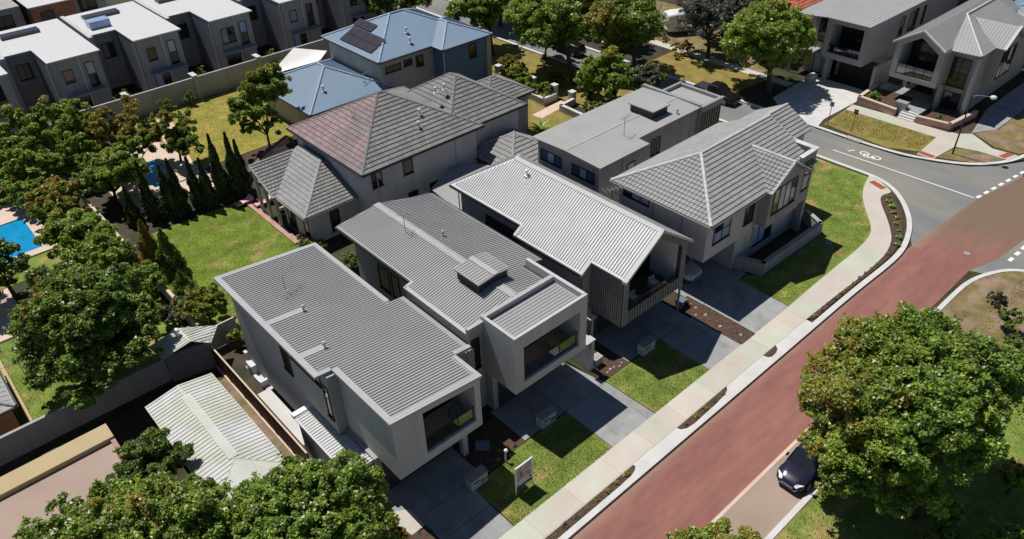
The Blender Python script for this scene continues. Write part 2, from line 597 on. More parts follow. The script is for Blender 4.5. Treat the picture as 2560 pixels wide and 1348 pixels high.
def tile_face(pts, edge, profile=FLAT, tw=.33, tl=.36):
    """all tiles of one convex roof face; edge = direction along the eave. returns list of (verts, faces) per tile"""
    p, n, e, v = plane_basis(pts, edge)
    # v up slope
    if v.z < 0:
        v = -v
    o = min(p, key=lambda a: a.z)
    q = [((a-o).dot(e), (a-o).dot(v)) for a in p]
    top = max(b for _, b in q)
    def span(b):
        xs = []
        b = min(max(b, 1e-4), top-1e-4)
        for j in range(len(q)):
            (a0, b0), (a1, b1) = q[j], q[(j+1) % len(q)]
            if (b0-b)*(b1-b) <= 0 and abs(b1-b0) > 1e-9:
                xs.append(a0+(a1-a0)*(b-b0)/(b1-b0))
        return (min(xs), max(xs)) if len(xs) > 1 else (0, 0)
    out = []
    nr = max(1, int(round(top/tl)))
    L = top/nr
    us, cs = profile
    for r in range(nr):
        b0, b1 = r*L, (r+1)*L
        s0, s1 = span(b0), span(b1)
        lo, hi = min(s0[0], s1[0]), max(s0[1], s1[1])
        off = (r % 2)*tw*.5 if profile is FLAT else 0
        k = math.floor((lo-off)/tw)
        while k*tw+off < hi:
            a = k*tw+off
            k += 1
            if min(a+tw, max(s0[1], s1[1]))-max(a, min(s0[0], s1[0])) < .06:
                continue
            vs = []
            for b, sp, c0 in ((b0, s0, .085), (b1, s1, .02)):
                for ui, ci in zip(us, cs):
                    x = min(max(a+ui*(tw-.012), sp[0]), sp[1])
                    vs.append(o+e*x+v*b+n*(c0+ci))
            m_ = len(us)
            for ui in (0, 1):
                x = min(max(a+ui*(tw-.012), s0[0]), s0[1])
                vs.append(o+e*x+v*b0)
            fs = [(i, i+1, m_+i+1, m_+i) for i in range(m_-1)]
            front = [2*m_, 2*m_+1]+list(reversed(range(m_)))
            out.append((vs, fs, front))
    return out

def tiles_obj(parent, faces, mat, profile=FLAT, singles=0, name="roof_tiles", key=None, tw=.33, tl=.36):
    allt = []
    for pts, e in faces:
        allt += tile_face(pts, e, profile, tw, tl)
    if key and singles:
        allt.sort(key=key)
    for vs, fs, fr in allt[:singles]:
        mb = MB()
        mb.v = [tuple(a) for a in vs]
        mb.f = list(fs)+[tuple(fr)]
        mb.build("roof_tile", mat, parent)
    mb = MB()
    for vs, fs, fr in allt[singles:]:
        n = len(mb.v)
        mb.v += [tuple(a) for a in vs]
        mb.f += [tuple(n+i for i in f) for f in fs]
        mb.f.append(tuple(n+i for i in fr))
    o = mb.build(name, mat, parent)
    o["kind"] = "stuff"
    return o

def capping(parent, a, b, mat, r=.13, seg=.42, name="ridge_capping"):
    a, b = Vector(a), Vector(b)
    L = (b-a).length
    k = max(1, int(L/seg))
    mb = MB()
    d = (b-a)/k
    for i in range(k):
        p0 = a+d*i
        p1 = a+d*(i+1.0)
        mb.tube([p0, p1], [r*1.06, r*.9], 7)
    return mb.build(name, mat, parent)

def hip(x0, x1, y0, y1, ze, pitch):
    """faces of a hip roof as dict, plus ridge/hip lines"""
    wx, wy = x1-x0, y1-y0
    if wx >= wy:
        hw = wy/2
        zr = ze+hw*pitch
        A, B = (x0+hw, y0+hw, zr), (x1-hw, y0+hw, zr)
    else:
        hw = wx/2
        zr = ze+hw*pitch
        A, B = (x0+hw, y0+hw, zr), (x0+hw, y1-hw, zr)
    c = [(x0, y0, ze), (x1, y0, ze), (x1, y1, ze), (x0, y1, ze)]
    if wx >= wy:
        F = {'s': ([c[0], c[1], B, A], (1, 0, 0)), 'e': ([c[1], c[2], B], (0, 1, 0)), 'n': ([c[2], c[3], A, B], (1, 0, 0)), 'w': ([c[3], c[0], A], (0, 1, 0))}
        lines = [(A, B), (c[0], A), (c[3], A), (c[1], B), (c[2], B)]
    else:
        F = {'s': ([c[0], c[1], A], (1, 0, 0)), 'e': ([c[1], c[2], B, A], (0, 1, 0)), 'n': ([c[2], c[3], B], (1, 0, 0)), 'w': ([c[3], c[0], A, B], (0, 1, 0))}
        lines = [(A, B), (c[0], A), (c[1], A), (c[3], B), (c[2], B)]
    return F, lines

def gutter(parent, ring, z, mat="dark_metal", w=.11, h=.12):
    """ring: list of (x,y) of a closed eave; boxes just outside"""
    mb = MB()
    k = len(ring)
    for i in range(k):
        (xa, ya), (xb, yb) = ring[i], ring[(i+1) % k]
        if abs(xa-xb) > abs(ya-yb):
            s = -1 if xb > xa else 1
            mb.box(min(xa, xb)-w, max(xa, xb)+w, ya+(s*w if s < 0 else .003), ya+(-.003 if s < 0 else w), z-h, z)
        else:
            s = 1 if yb > ya else -1
            mb.box(xa+(.003 if s > 0 else -w), xa+(w if s > 0 else -.003), min(ya, yb)+.004, max(ya, yb)-.004, z-h, z)
    return mb.build("gutter", mat, parent)

def window(parent, ax, a0, a1, z0, z1, pl, cols=1, rows=1, out=-1, mat="black_frame", glass="glass_dark", fw=.07, depth=.06, curt=None):
    """ax 'y': wall plane y=pl, spans x a0..a1 (out=-1 faces -y); ax 'x': plane x=pl spans y"""
    mb = MB()
    gl = []
    def B(m_, u0, u1, w0, w1, d0, d1):
        e0, e1 = sorted((pl+out*d0, pl+out*d1))
        if ax == 'y':
            m_.box(u0, u1, e0, e1, w0, w1)
        else:
            m_.box(e0, e1, u0, u1, w0, w1)
    B(mb, a0, a1, z0, z0+fw, .0, depth)
    B(mb, a0, a1, z1-fw, z1, .0, depth)
    B(mb, a0, a0+fw, z0+fw, z1-fw, .0, depth)
    B(mb, a1-fw, a1, z0+fw, z1-fw, .0, depth)
    cw = (a1-a0-fw)/cols
    rh = (z1-z0-fw)/rows
    for i in range(1, cols):
        x = a0+cw*i
        B(mb, x, x+fw, z0+fw, z1-fw, .0, depth*.9)
    for j in range(1, rows):
        z = z0+rh*j
        for i in range(cols):
            B(mb, a0+cw*i+fw, a0+cw*(i+1), z, z+fw, .0, depth*.8)
    f = mb.build("window", mat, parent)
    for i in range(cols):
        for j in range(rows):
            g = MB()
            B(g, a0+cw*i+fw, a0+cw*(i+1), z0+rh*j+fw, z0+rh*(j+1), .004, .02)
            gm = glass
            if curt and (i, j) in curt:
                gm = curt[(i, j)]
            g.build("pane", gm, f)
    # sill
    s = MB()
    B(s, a0-.05, a1+.05, z0-.07, z0-.003, .0, depth+.05)
    s.build("window_sill", mat, f)
    return f

def downpipe(parent, x, y, z0, z1, mat="steel_grey"):
    mb = MB()
    mb.tube([(x, y, z0), (x, y, z1)], .045, 6)
    return mb.build("downpipe", mat, parent)

def roof_vent(parent, x, y, z, mat="white_metal", s=1.0):
    mb = MB()
    mb.tube([(x, y, z-.1), (x, y, z+.35*s)], .07*s, 8)
    mb.ball((x, y, z+.42*s), .15*s, 8, 5, .75)
    mb.box(x-.18*s, x+.18*s, y-.18*s, y+.18*s, z-.02, z+.015)
    return mb.build("roof_vent", mat, parent)

def antenna(parent, x, y, z, h=1.3, rot=0.0, boom=1.2):
    mb = MB()
    mb.tube([(x, y, z-.05), (x, y, z+h)], .025, 5)
    c, s = math.cos(rot), math.sin(rot)
    zt = z+h
    mb.tube([(x-c*boom*.3, y-s*boom*.3, zt), (x+c*boom*.7, y+s*boom*.7, zt)], .018, 5)
    for i in range(6):
        q = -.28+.19*i
        l = .42-.045*i
        cx, cy = x+c*boom*q, y+s*boom*q
        mb.tube([(cx-s*-l, cy-c*l, zt), (cx+s*-l, cy+c*l, zt)], .012, 4)
    mb.box(x-.12, x+.12, y-.12, y+.12, z-.02, z+.03)
    return mb.build("antenna", "steel_grey", parent)

def garage_door(parent, ax, a0, a1, z0, z1, pl, out=-1, mat="garage_dark", n=5):
    """sectional door: every panel its own piece"""
    d = None
    for k in range(n):
        mb = MB()
        w0 = z0+(z1-z0)*k/n
        w1 = z0+(z1-z0)*(k+1)/n-.02
        e0, e1 = sorted((pl, pl+out*.06))
        if ax == 'y':
            mb.box(a0, a1, e0, e1, w0, w1)
        else:
            mb.box(e0, e1, a0, a1, w0, w1)
        o = mb.build("garage_door" if d is None else "door_panel", mat, parent if d is None else d)
        if d is None:
            d = o
    return d
# ------------------------------------------------------------------ the setting
def patch(name, pts, mat, z, z0=-.2):
    mb = MB()
    mb.prism(pts, z0, z)
    return struct(name, mb, mat)

def ribbon(a, b):
    return list(a)+list(reversed(b))

mb = MB()
mb.box(-900, 900, -900, 900, -.6, -.17)
struct("ground", mb, "soil_ground")
kerbline = [(-200, 17.15), (37, 17.15), (48.2, 17.2), (53, 17.05), (55.4, 17.1), (57.3, 17.45), (60.0, 18.4), (62.2, 19.8), (64.1, 21.5), (65.1, 23.1), (65.4, 24.6), (65.35, 27), (65.3, 200)]
patch("terrain", kerbline+[(-200, 200)], "soil_ground", -.03)
kerbE = [(70.85, 200), (70.85, 36), (70.8, 28.8), (71.1, 24.5), (72.2, 21.6), (73.5, 19.2), (75.4, 17.5), (78.1, 16.15), (90, 14.2), (200, 6)]
patch("terrain", kerbE+[(200, 200)], "soil_ground", -.032)
kerbS = [(-200, 9.5), (43, 9.5), (45, 12.05), (54, 12.0), (56, 11.8), (57.6, 11.3), (59.2, 10.5), (60.3, 9.2), (60.8, 6), (60.8, -120)]
patch("terrain", kerbS+[(-200, -120)], "lawn_brown", -.03)
patch("terrain", [(66.6, -120), (66.6, 6), (67.5, 8.6), (69.5, 9.6), (80, 9.4), (200, 1), (200, -120)], "lawn_dry", -.034)
# roads
patch("road", [(-200, 12.3), (57.2, 12.3), (57.4, 16.86), (48, 17.1), (37, 17.1), (-200, 17.1)], "red_asphalt", -.15, -.3)
patch("road", [(57.2, 12.3), (60.3, 11.4), (66, 10.9), (80, 9.6), (200, 1.5), (200, 5.8), (90, 13.2), (75, 14.95), (68.3, 16.2), (57.4, 16.86)], "red_asphalt", -.15, -.3)
patch("road", [(57.4, 16.86), (68.3, 16.2), (75, 14.95), (78.1, 15.9), (75.4, 17.5), (73.5, 19.2), (72.2, 21.6), (71.1, 24.5), (70.9, 30), (70.9, 200), (65.2, 200), (65.35, 27), (65.4, 24.6), (65.1, 23.1), (64.1, 21.5), (62.2, 19.8), (60, 18.4)], "grey_asphalt", -.146, -.3)
patch("road", [(60.3, 11.4), (66, 10.9), (69.5, 10.6), (69.5, 9.6), (67.5, 8.6), (66.6, 6), (66.6, -120), (60.8, -120), (60.8, 6), (60.3, 9.2), (59.2, 10.5), (57.6, 11.35), (57.2, 12.3)], "grey_asphalt", -.144, -.3)
patch("parking_bay", [(-200, 9.72), (42.8, 9.72), (44.6, 12.1), (-200, 12.1)], "bay_paving", -.12)
# kerbs
def offs(line, d):
    out = []
    for i, p in enumerate(line):
        a = Vector(line[max(i-1, 0)])
        b = Vector(line[min(i+1, len(line)-1)])
        t = (b-a).normalized()
        out.append((p[0]-t.y*d, p[1]+t.x*d))
    return out
def smooth_line(l, n=2):
    for _ in range(n):
        o = [l[0]]
        for a, b in zip(l[:-1], l[1:]):
            o += [(a[0]*.75+b[0]*.25, a[1]*.75+b[1]*.25), (a[0]*.25+b[0]*.75, a[1]*.25+b[1]*.75)]
        o.append(l[-1])
        l = o
    return l
kl = smooth_line(kerbline)
patch("kerb", ribbon(offs(kl, -.34), offs(kl, .06)), "kerb_concrete", .015)
ke = smooth_line(kerbE)
patch("kerb", ribbon(ke, offs(ke, .40)), "kerb_concrete", .012)
ks = smooth_line([(44.9, 11.9)]+kerbS[3:])
patch("kerb", ribbon(ks, offs(ks, -.32)), "kerb_concrete", .013)
patch("kerb", [(-200, 12.1), (44.7, 12.1), (44.7, 12.3), (-200, 12.3)], "paver_pink", -.105)
patch("kerb", [(-200, 9.4), (43, 9.4), (43, 9.72), (-200, 9.72)], "kerb_concrete", .012)
# footpath and the concrete band in front of it
fin = [(-200, 19.2), (43.2, 19.35), (48.6, 19.5), (54.5, 19.5), (57.1, 20.0), (59.7, 22.1), (62.0, 23.6), (64.4, 24.4), (65.3, 24.6)]
fout = [(-200, 17.66), (43, 17.72), (52.9, 17.45), (56.3, 17.95), (58.9, 19.5), (61.6, 21.7), (62.8, 22.2), (63.8, 21.75), (64.2, 22.1), (65.0, 23.4)]
fi, fo = smooth_line(fin), smooth_line(fout)
fpath = thing("footpath", None, None, (13, 18, 0))
fpath["kind"] = "structure"
xs_ = [-200, 8] + [11+3.05*k for k in range(11)] + [43.0]
for xa, xb in zip(xs_[:-1], xs_[1:]):
    yo = lambda x: 17.66+.06*(x+200)/243
    yi = lambda x: 19.2+.15*(x+200)/243.2
    mb = MB()
    mb.prism([(xa+.004, yo(xa)), (xb-.004, yo(xb)), (xb-.004, yi(xb)), (xa+.004, yi(xa))], -.2, .026)
    mb.build("slab", "concrete_path", fpath)
fi2 = [q for q in fi if q[0] > 43.05]
fo2 = [q for q in fo if q[0] > 43.05]
mb = MB()
mb.prism([(43.01, 17.72)]+fo2+list(reversed(fi2))+[(43.01, 19.35)], -.2, .026)
mb.build("slab", "concrete_path", fpath)
patch("verge", [(-200, 17.16), (43.0, 17.16), (43.0, 17.72), (-200, 17.655)], "kerb_concrete", .008)
for k, pts in enumerate([
    [(-60, 17.62), (24.2, 17.64), (24.22, 17.5), (24.0, 17.36), (23.6, 17.25), (22.6, 17.2), (-60, 17.17)],
    [(28.3, 17.66), (33.4, 17.68), (33.2, 17.5), (32.8, 17.36), (31.7, 17.25), (29.4, 17.18), (28.75, 17.25), (28.4, 17.45)],
    [(37.6, 17.68), (39.05, 17.68), (38.9, 17.45), (38.5, 17.28), (37.95, 17.25), (37.7, 17.4)]]):
    patch("garden_bed", pts, "mulch", .05)
pl4a = smooth_line([(43.05, 17.70), (47, 17.66), (52.9, 17.42), (56.3, 17.9), (58.95, 19.45), (61.6, 21.65), (62.8, 22.12), (63.5, 21.8)])
pl4b = smooth_line([(43.6, 17.33), (47.4, 17.36), (53, 17.22), (55.2, 17.3), (57.2, 17.7), (59.9, 18.75), (62.0, 20.15), (63.4, 21.5)])
patch("garden_bed", ribbon(pl4b, pl4a), "mulch", .046)
for (px, py, rz) in ((64.2, 23.25, 1.25),):
    mb = MB()
    c, s = math.cos(rz), math.sin(rz)
    mb.prism([(px+c*u-s*v, py+s*u+c*v) for u, v in ((-.75, -.32), (.75, -.32), (.75, .32), (-.75, .32))], -.02, .034)
    struct("tactile_paving", mb, "tactile_red")
# driveways, slab by slab with open joints
def driveway(slabs, mat="drive_concrete", z=.02):
    r = thing("driveway", None, None, (slabs[0][0][0], slabs[0][0][1], 0))
    r["kind"] = "structure"
    for p in slabs:
        mb = MB()
        mb.prism(p, -.2, z)
        mb.build("slab", mat, r)
    return r
g = .035
driveway([[(12.95, 19.22), (16.35, 19.22), (16.35, 21.25), (12.95, 21.25)], [(12.95, 21.25+g), (16.35, 21.25+g), (16.45, 23.25), (12.95, 23.25)],
          [(12.2, 23.25+g), (17.35, 23.25+g), (17.35, 26.0), (12.2, 26.0)]])
driveway([[(24.35, 19.24), (27.6, 19.24), (27.6, 23.3), (24.35, 23.3)], [(27.6+.01, 19.24), (28.25, 19.24), (28.1, 23.3), (27.61, 23.3)],
          [(20.9, 23.3+g), (24.3, 23.3+g), (24.3, 26.5), (20.9, 26.5)], [(24.3+g, 23.3+g), (28.05, 23.3+g), (27.4, 26.5), (24.3+g, 26.5)]])
driveway([[(33.9, 19.28), (36.75, 19.28), (36.75, 23.5), (33.9, 23.5)], [(36.76, 19.28), (37.45, 19.28), (37.35, 23.5), (36.76, 23.5)],
          [(30.6, 23.5+g), (33.95, 23.5+g), (33.95, 27), (30.6, 27)], [(33.95+g, 23.5+g), (37.2, 23.5+g), (37.2, 27), (33.95+g, 27)]])
driveway([[(39.15, 19.32), (39.75, 19.32), (39.75, 23.75), (39.2, 23.75)], [(39.76, 19.32), (43.4, 19.32), (43.5, 23.75), (39.76, 23.75)],
          [(38.9, 23.75+g), (41.3, 23.75+g), (41.3, 29.5), (38.9, 29.5)], [(41.3+g, 23.75+g), (44.6, 23.75+g), (44.6, 29.5), (41.3+g, 29.5)]])
# front lawns and beds
patch("front_lawn", [(16.45, 19.22), (24.3, 19.22), (24.3, 23.2), (19.4, 23.2), (19.4, 22.9), (16.45, 22.9)], "lawn", .012)
patch("front_lawn", [(28.35, 19.26), (33.85, 19.26), (33.9, 23.4), (28.15, 23.4)], "lawn", .012)
patch("front_lawn", [(43.5, 19.35), (48.6, 19.5), (54.5, 19.5), (57.1, 20.0), (59.7, 22.1), (62.0, 23.6), (64.4, 24.4), (64.98, 24.6), (64.9, 33), (58, 33.5), (54.5, 24), (53.6, 22.6), (45.3, 22.7), (44.6, 23.6), (43.55, 23.7)], "lawn", .006)
patch("garden_bed", [(37.5, 19.3), (39.1, 19.3), (39.15, 25.2), (37.35, 25.2)], "mulch", .028)
patch("garden_bed", [(17.4, 23.0), (20.85, 23.25), (20.85, 26), (17.4, 26)], "mulch", .016)
patch("garden_bed", [(28.1, 23.42), (30.55, 23.42), (30.55, 26.5), (28.1, 26.5)], "mulch", .018)
patch("garden_bed", [(10.4, 19.22), (12.9, 19.22), (12.9, 23.2), (12.1, 24.5), (10.4, 24.5)], "mulch", .014)
patch("garden_path", [(12.0, 22.7), (12.92, 22.7), (12.92, 24.1), (12.2, 24.6), (11.7, 24.2)], "concrete_path", .024)
# side yard of the nearest house
patch("side_path", [(10.9, 32.3), (11.75, 32.3), (11.75, 38.2), (10.9, 38.2)], "kerb_concrete", .02)
patch("side_path", [(11.55, 38.0), (11.95, 38.0), (11.95, 41.2), (11.55, 41.2)], "kerb_concrete", .022)
patch("bare_strip", [(9.25, 32.0), (10.1, 32.0), (10.1, 41.2), (9.25, 41.2)], "lawn_brown", .0)
patch("side_drive", [(4.0, 20.0), (10.05, 20.0), (10.05, 31.9), (4.0, 31.9)], "roof_cream", .004)
# back lawns
patch("lawn", [(10.95, 45.0), (12.2, 44.4), (21.3, 44.6), (21.7, 52), (21.3, 61.8), (13.0, 62.2), (11.0, 58)], "lawn_bright", .012)
patch("lawn", [(21.5, 70.2), (34, 70.2), (44, 79), (44, 86.2), (20, 86.2)], "lawn_gold", .010)
patch("garden_path", [(19.3, 72), (21.2, 71.5), (24, 84), (22.6, 84.5)], "paver_pink", .02)
patch("lawn", [(-60, 43.8), (-.9, 43.8), (-.9, 43.7), (10.4, 43.9), (10.4, 58), (4, 55.6), (-60, 55.6)], "lawn", .008)
patch("patio_paving", [(-30, 55.8), (1.8, 55.9), (2.2, 62.6), (-30, 62.6)], "paver_pink", .014)
patch("lawn", [(-30, 62.7), (10.4, 62.7), (10.4, 77), (-30, 77)], "lawn", .0)
patch("lawn", [(-30, 77.1), (10.4, 77.1), (10.4, 86), (-30, 86)], "lawn_bright", .001)
# pools: deck ring, water set below the rim
def pool(x0, x1, y0, y1, m=1.0, top=.12):
    mb = MB()
    mb.box(x0-m*6, x1+m, y1, y1+3.4, -.2, top)
    mb.box(x0-m*6, x1+m, y0-m*.9, y0, -.2, top)
    mb.box(x1, x1+m, y0+.001, y1-.001, -.2, top)
    mb.box(x0-m*6, x0, y0+.001, y1-.001, -.2, top)
    struct("pool_deck", mb, "paver_pink")
    w = MB()
    w.box(x0+.001, x1-.001, y0+.001, y1-.001, -.2, .03)
    struct("pool_water", w, "pool_water")
pool(-6, 5.85, 66.7, 72.9)
pool(16.6, 18.9, 69.6, 75.2, .5)
patch("patio_paving", [(13.2, 66.2), (21.6, 66.0), (21.6, 79.6), (13.2, 79.4)], "paver_pink", .006)
# garden of the stone walls
patch("lawn", [(45.6, 50.2), (55, 50.2), (57.2, 56.2), (57.2, 70), (49, 70), (49, 60)], "lawn_dry", .008)
patch("garden_path", [(52.4, 54.6), (57.2, 55.2), (57.2, 56.4), (52.4, 56.0)], "paver_pink", .03)
patch("lawn", [(57.5, 36.2), (65.0, 36.2), (65.0, 90), (57.5, 90)], "lawn_dry", .002)
# far side of the side street
patch("lawn", [(71.3, 44), (77.7, 43.6), (77.7, 56.8), (71.3, 56.8)], "lawn_dry", .006)
patch("footpath", [(77.75, 40.8), (79.1, 40.8), (79.1, 72), (77.75, 72)], "concrete_path", .016)
patch("lawn", [(79.2, 45), (92, 45), (92, 72), (79.2, 72)], "lawn_brown", .004)
patch("driveway", [(71.2, 37.0), (71.2, 33.2), (73, 33.6), (78.6, 33.4), (82.6, 33.3), (82.6, 40.3), (79, 40.5), (74, 40.3)], "kerb_concrete", .022)
patch("lawn", [(72.0, 33.0), (76.6, 33.2), (77.0, 23.7), (73.0, 23.5), (71.6, 26)], "lawn_dry", .01)
fp = smooth_line([(76.7, 33.2), (77.1, 26), (77.2, 23.6), (75.6, 22.2), (72.6, 22.0)])
patch("footpath", [(76.7, 33.2), (78.4, 33.3), (78.9, 26), (79.2, 22.6), (80.2, 21.6), (78.4, 19.0), (78.6, 16.7), (77.0, 16.9), (76.9, 19.6), (76.3, 21.6), (72.4, 22.0), (72.3, 23.5), (73.0, 23.5), (77.0, 23.7)], "concrete_path", .017)
patch("lawn", [(73.0, 21.9), (76.2, 21.5), (76.8, 19.6), (76.9, 17.3), (75.2, 18.1), (74.1, 19.4)], "lawn_brown", .009)
for cx, cy, rz in ((72.85, 22.8, 1.5), (77.9, 17.5, -.25)):
    mb = MB()
    c, s = math.cos(rz), math.sin(rz)
    mb.prism([(cx+c*u-s*v, cy+s*u+c*v) for u, v in ((-.72, -.3), (.72, -.3), (.72, .3), (-.72, .3))], -.02, .027)
    struct("tactile_paving", mb, "tactile_red")
patch("lawn", [(80.4, 21.5), (78.8, 18.8), (79.0, 16.7), (90, 14.8), (140, 11), (140, 19), (83, 20.2)], "lawn_brown", .007)
patch("driveway", [(80.3, 21.7), (82.8, 20.3), (140, 19), (140, 22.6), (87, 22.9)], "drive_concrete", .012)
# south corner
patch("lawn", [(47, 11.5), (54, 11.6), (57.3, 10.8), (59.6, 9.0), (60.3, 4), (60, -20), (47, -20)], "lawn_brown", .002)
patch("lawn", [(-60, 9.3), (34, 9.3), (46, 9.3), (46, -30), (-60, -30)], "lawn", .002)
# asphalt on the far road
patch("road", [(20, 112), (65.2, 96), (65.2, 104), (20, 121)], "grey_asphalt", .0)

# ------------------------------------------------------------------ painted road markings
def marking(name, pts, z=-.139):
    mb = MB()
    mb.prism(pts, z-.004, z)
    return struct(name, mb, "paint_white")
def stripe(a, b, w, z=-.139, name="road_marking"):
    a, b = Vector(a), Vector(b)
    t = (b-a).normalized()
    n = Vector((-t.y, t.x))*w/2
    return marking(name, [tuple(a+n), tuple(a-n), tuple(b-n), tuple(b+n)], z)
stripe((68.28, 16.5), (67.83, 29.6), .12)
for i in range(8):
    x = 68.45+i*1.18
    y = 16.32-i*.165
    stripe((x, y), (x+.62, y-.09), .26, -.137)
for i in range(6):
    x = 60.65+i*1.18
    stripe((x, 10.72-i*.04), (x+.62, 10.69-i*.04), .28, -.137)
# bicycle symbol and bar, stretched along the lane
mb = MB()
def ring(cx, cy, ax, ay, w, n=18):
    for i in range(n):
        t0, t1 = 2*math.pi*i/n, 2*math.pi*(i+1)/n
        P = lambda t, k: (cx+(ax*k)*math.cos(t), cy+(ay*k)*math.sin(t))
        mb.prism([P(t0, 1), P(t1, 1), P(t1, 1-w), P(t0, 1-w)], -.141, -.137)
def bar(a, b, w):
    a, b = Vector(a), Vector(b)
    t = (b-a).normalized()
    n = Vector((-t.y, t.x))*w/2
    mb.prism([tuple(a+n), tuple(a-n), tuple(b-n), tuple(b+n)], -.1415, -.1375)
ring(69.2, 25.9, .40, .46, .28)
ring(69.25, 27.1, .40, .46, .28)
for a, b in (((69.2, 25.9), (68.85, 26.45)), ((68.85, 26.45), (69.25, 27.1)), ((68.85, 26.2), (68.65, 26.9)), ((69.2, 25.9), (68.75, 26.1)), ((68.65, 26.9), (69.2, 27.05))):
    bar(a, b, .12)
bar((68.7, 28.5), (69.2, 28.1), .14)
bar((68.6, 28.3), (68.85, 28.6), .14)
struct("road_marking", mb, "paint_white")
# manhole covers
for x, y, r in ((52.9, 21.6, .32), (59.4, 13.4, .25)):
    mb = MB()
    mb.tube([(x, y, -.2 if y > 18 else -.3), (x, y, .016 if y > 18 else -.135)], r, 14)
    o = mb.build("manhole_cover", "steel_grey")
    tag(o, "round grey manhole cover set in the shaded corner lawn" if y > 18 else "small round grey manhole cover in the red road", "manhole cover")

mb = MB()
mb.box(70.75, 71.35, 28.4, 30.0, -.14, .03)
o = mb.build("drain_pit", "stone_pale")
tag(o, "grey concrete kerb drain pit beside the dry verge across the street", "drain")
# short turf blades: uncountable
def turf(name, pts, n, h=.045, mat="grass_blade", z=.01):
    xs = [p[0] for p in pts]
    ys = [p[1] for p in pts]
    k = int(n*2.2)
    X = rng.uniform(min(xs), max(xs), k)
    Y = rng.uniform(min(ys), max(ys), k)
    ins = np.zeros(k, bool)
    j = len(pts)-1
    for i in range(len(pts)):
        xi, yi = pts[i]
        xj, yj = pts[j]
        cnd = ((yi > Y) != (yj > Y)) & (X < (xj-xi)*(Y-yi)/(yj-yi+1e-12)+xi)
        ins ^= cnd
        j = i
    X, Y = X[ins][:n], Y[ins][:n]
    n = len(X)
    hh = h*rng.uniform(.5, 1.4, n)
    a = rng.uniform(0, 6.283, n)
    w = rng.uniform(.02, .05, n)
    lx, ly = rng.normal(0, .04, n), rng.normal(0, .04, n)
    V = np.zeros((n, 3, 3))
    V[:, 0] = np.stack([X-np.cos(a)*w, Y-np.sin(a)*w, np.full(n, z-.01)], 1)
    V[:, 1] = np.stack([X+np.cos(a)*w, Y+np.sin(a)*w, np.full(n, z-.01)], 1)
    V[:, 2] = np.stack([X+lx, Y+ly, z+hh], 1)
    o = npmesh(name, V.reshape(-1, 3), np.arange(n*3).reshape(-1, 3), mat)
    tag(o, kind="stuff")
turf("grass", [(16.5, 19.3), (24.2, 19.3), (24.2, 23.1), (16.5, 22.8)], 9000)
turf("grass", [(28.45, 19.4), (33.75, 19.4), (33.8, 23.3), (28.25, 23.3)], 6000)
turf("grass", [(43.6, 19.5), (54.5, 19.7), (57.1, 20.2), (59.7, 22.3), (62.0, 23.8), (64.4, 24.6), (64.8, 33), (58, 33.4), (54.6, 24), (53.6, 22.5), (45.3, 22.6), (43.6, 23.6)], 16000)
turf("grass", [(11.1, 45.2), (21.2, 45), (21.5, 52), (21.2, 61.6), (13.0, 62), (11.1, 58)], 22000)
turf("grass", [(21.7, 70.4), (34, 70.4), (43.8, 79), (43.8, 86), (20.2, 86)], 9000, .08)
turf("grass", [(-4, 44.2), (6, 44.2), (6, 55.4), (-4, 55.4)], 9000)
turf("grass", [(72.2, 32.8), (76.4, 33), (76.8, 23.9), (73.1, 23.7)], 3000, .08)
turf("grass", [(30, 9.2), (60, 9.2), (60, -6), (30, -6)], 14000, .08)
turf("grass", [(18, 9.2), (30, 9.2), (30, -2), (18, -2)], 7000, .08)
# ------------------------------------------------------------------ the four new houses along the street
def balcony(parent, ax, a0, a1, z0, z1, pl, depth, wallm="render_light", glassm="glass_dark", rail=True, inner="render_white", cols=4, out=-1, door_h=None):
    """fit-out of an open loggia behind plane pl: floor, back doors, glass balustrade with posts"""
    f = lambda u0, u1, d0, d1, w0, w1: ((u0, u1) + tuple(sorted((pl-out*d0, pl-out*d1))) + (w0, w1)) if ax == 'y' else (tuple(sorted((pl-out*d0, pl-out*d1))) + (u0, u1) + (w0, w1))
    mb = MB()
    mb.box(*f(a0, a1, .3, depth, z0-.15, z0-.012))
    mb.build("balcony_floor", "paver_pink", parent)
    w = window(parent, ax, a0+.02, a1-.02, z0, z1-.05, pl-out*depth, cols, 1, out, glass=glassm)
    if rail:
        gb = MB()
        gb.box(*f(a0, a1, .16, .21, z0+1.02, z0+1.07))
        gb.box(*f(a0, a1, .16, .21, z0+.02, z0+.06))
        r = gb.build("balustrade", "black_frame", parent)
        n = cols
        for i in range(n):
            u0 = a0+(a1-a0)*i/n
            u1 = a0+(a1-a0)*(i+1)/n
            p = MB()
            p.box(*f(u0+.03, u1-.03, .175, .19, z0+.065, z0+1.015))
            p.build("pane", "balustrade_glass", r)
            q = MB()
            q.box(*f(u0-.02 if i else u0, u0+.025, .15, .22, z0+.06, z0+1.02))
            q.build("post", "black_frame", r)
    return w

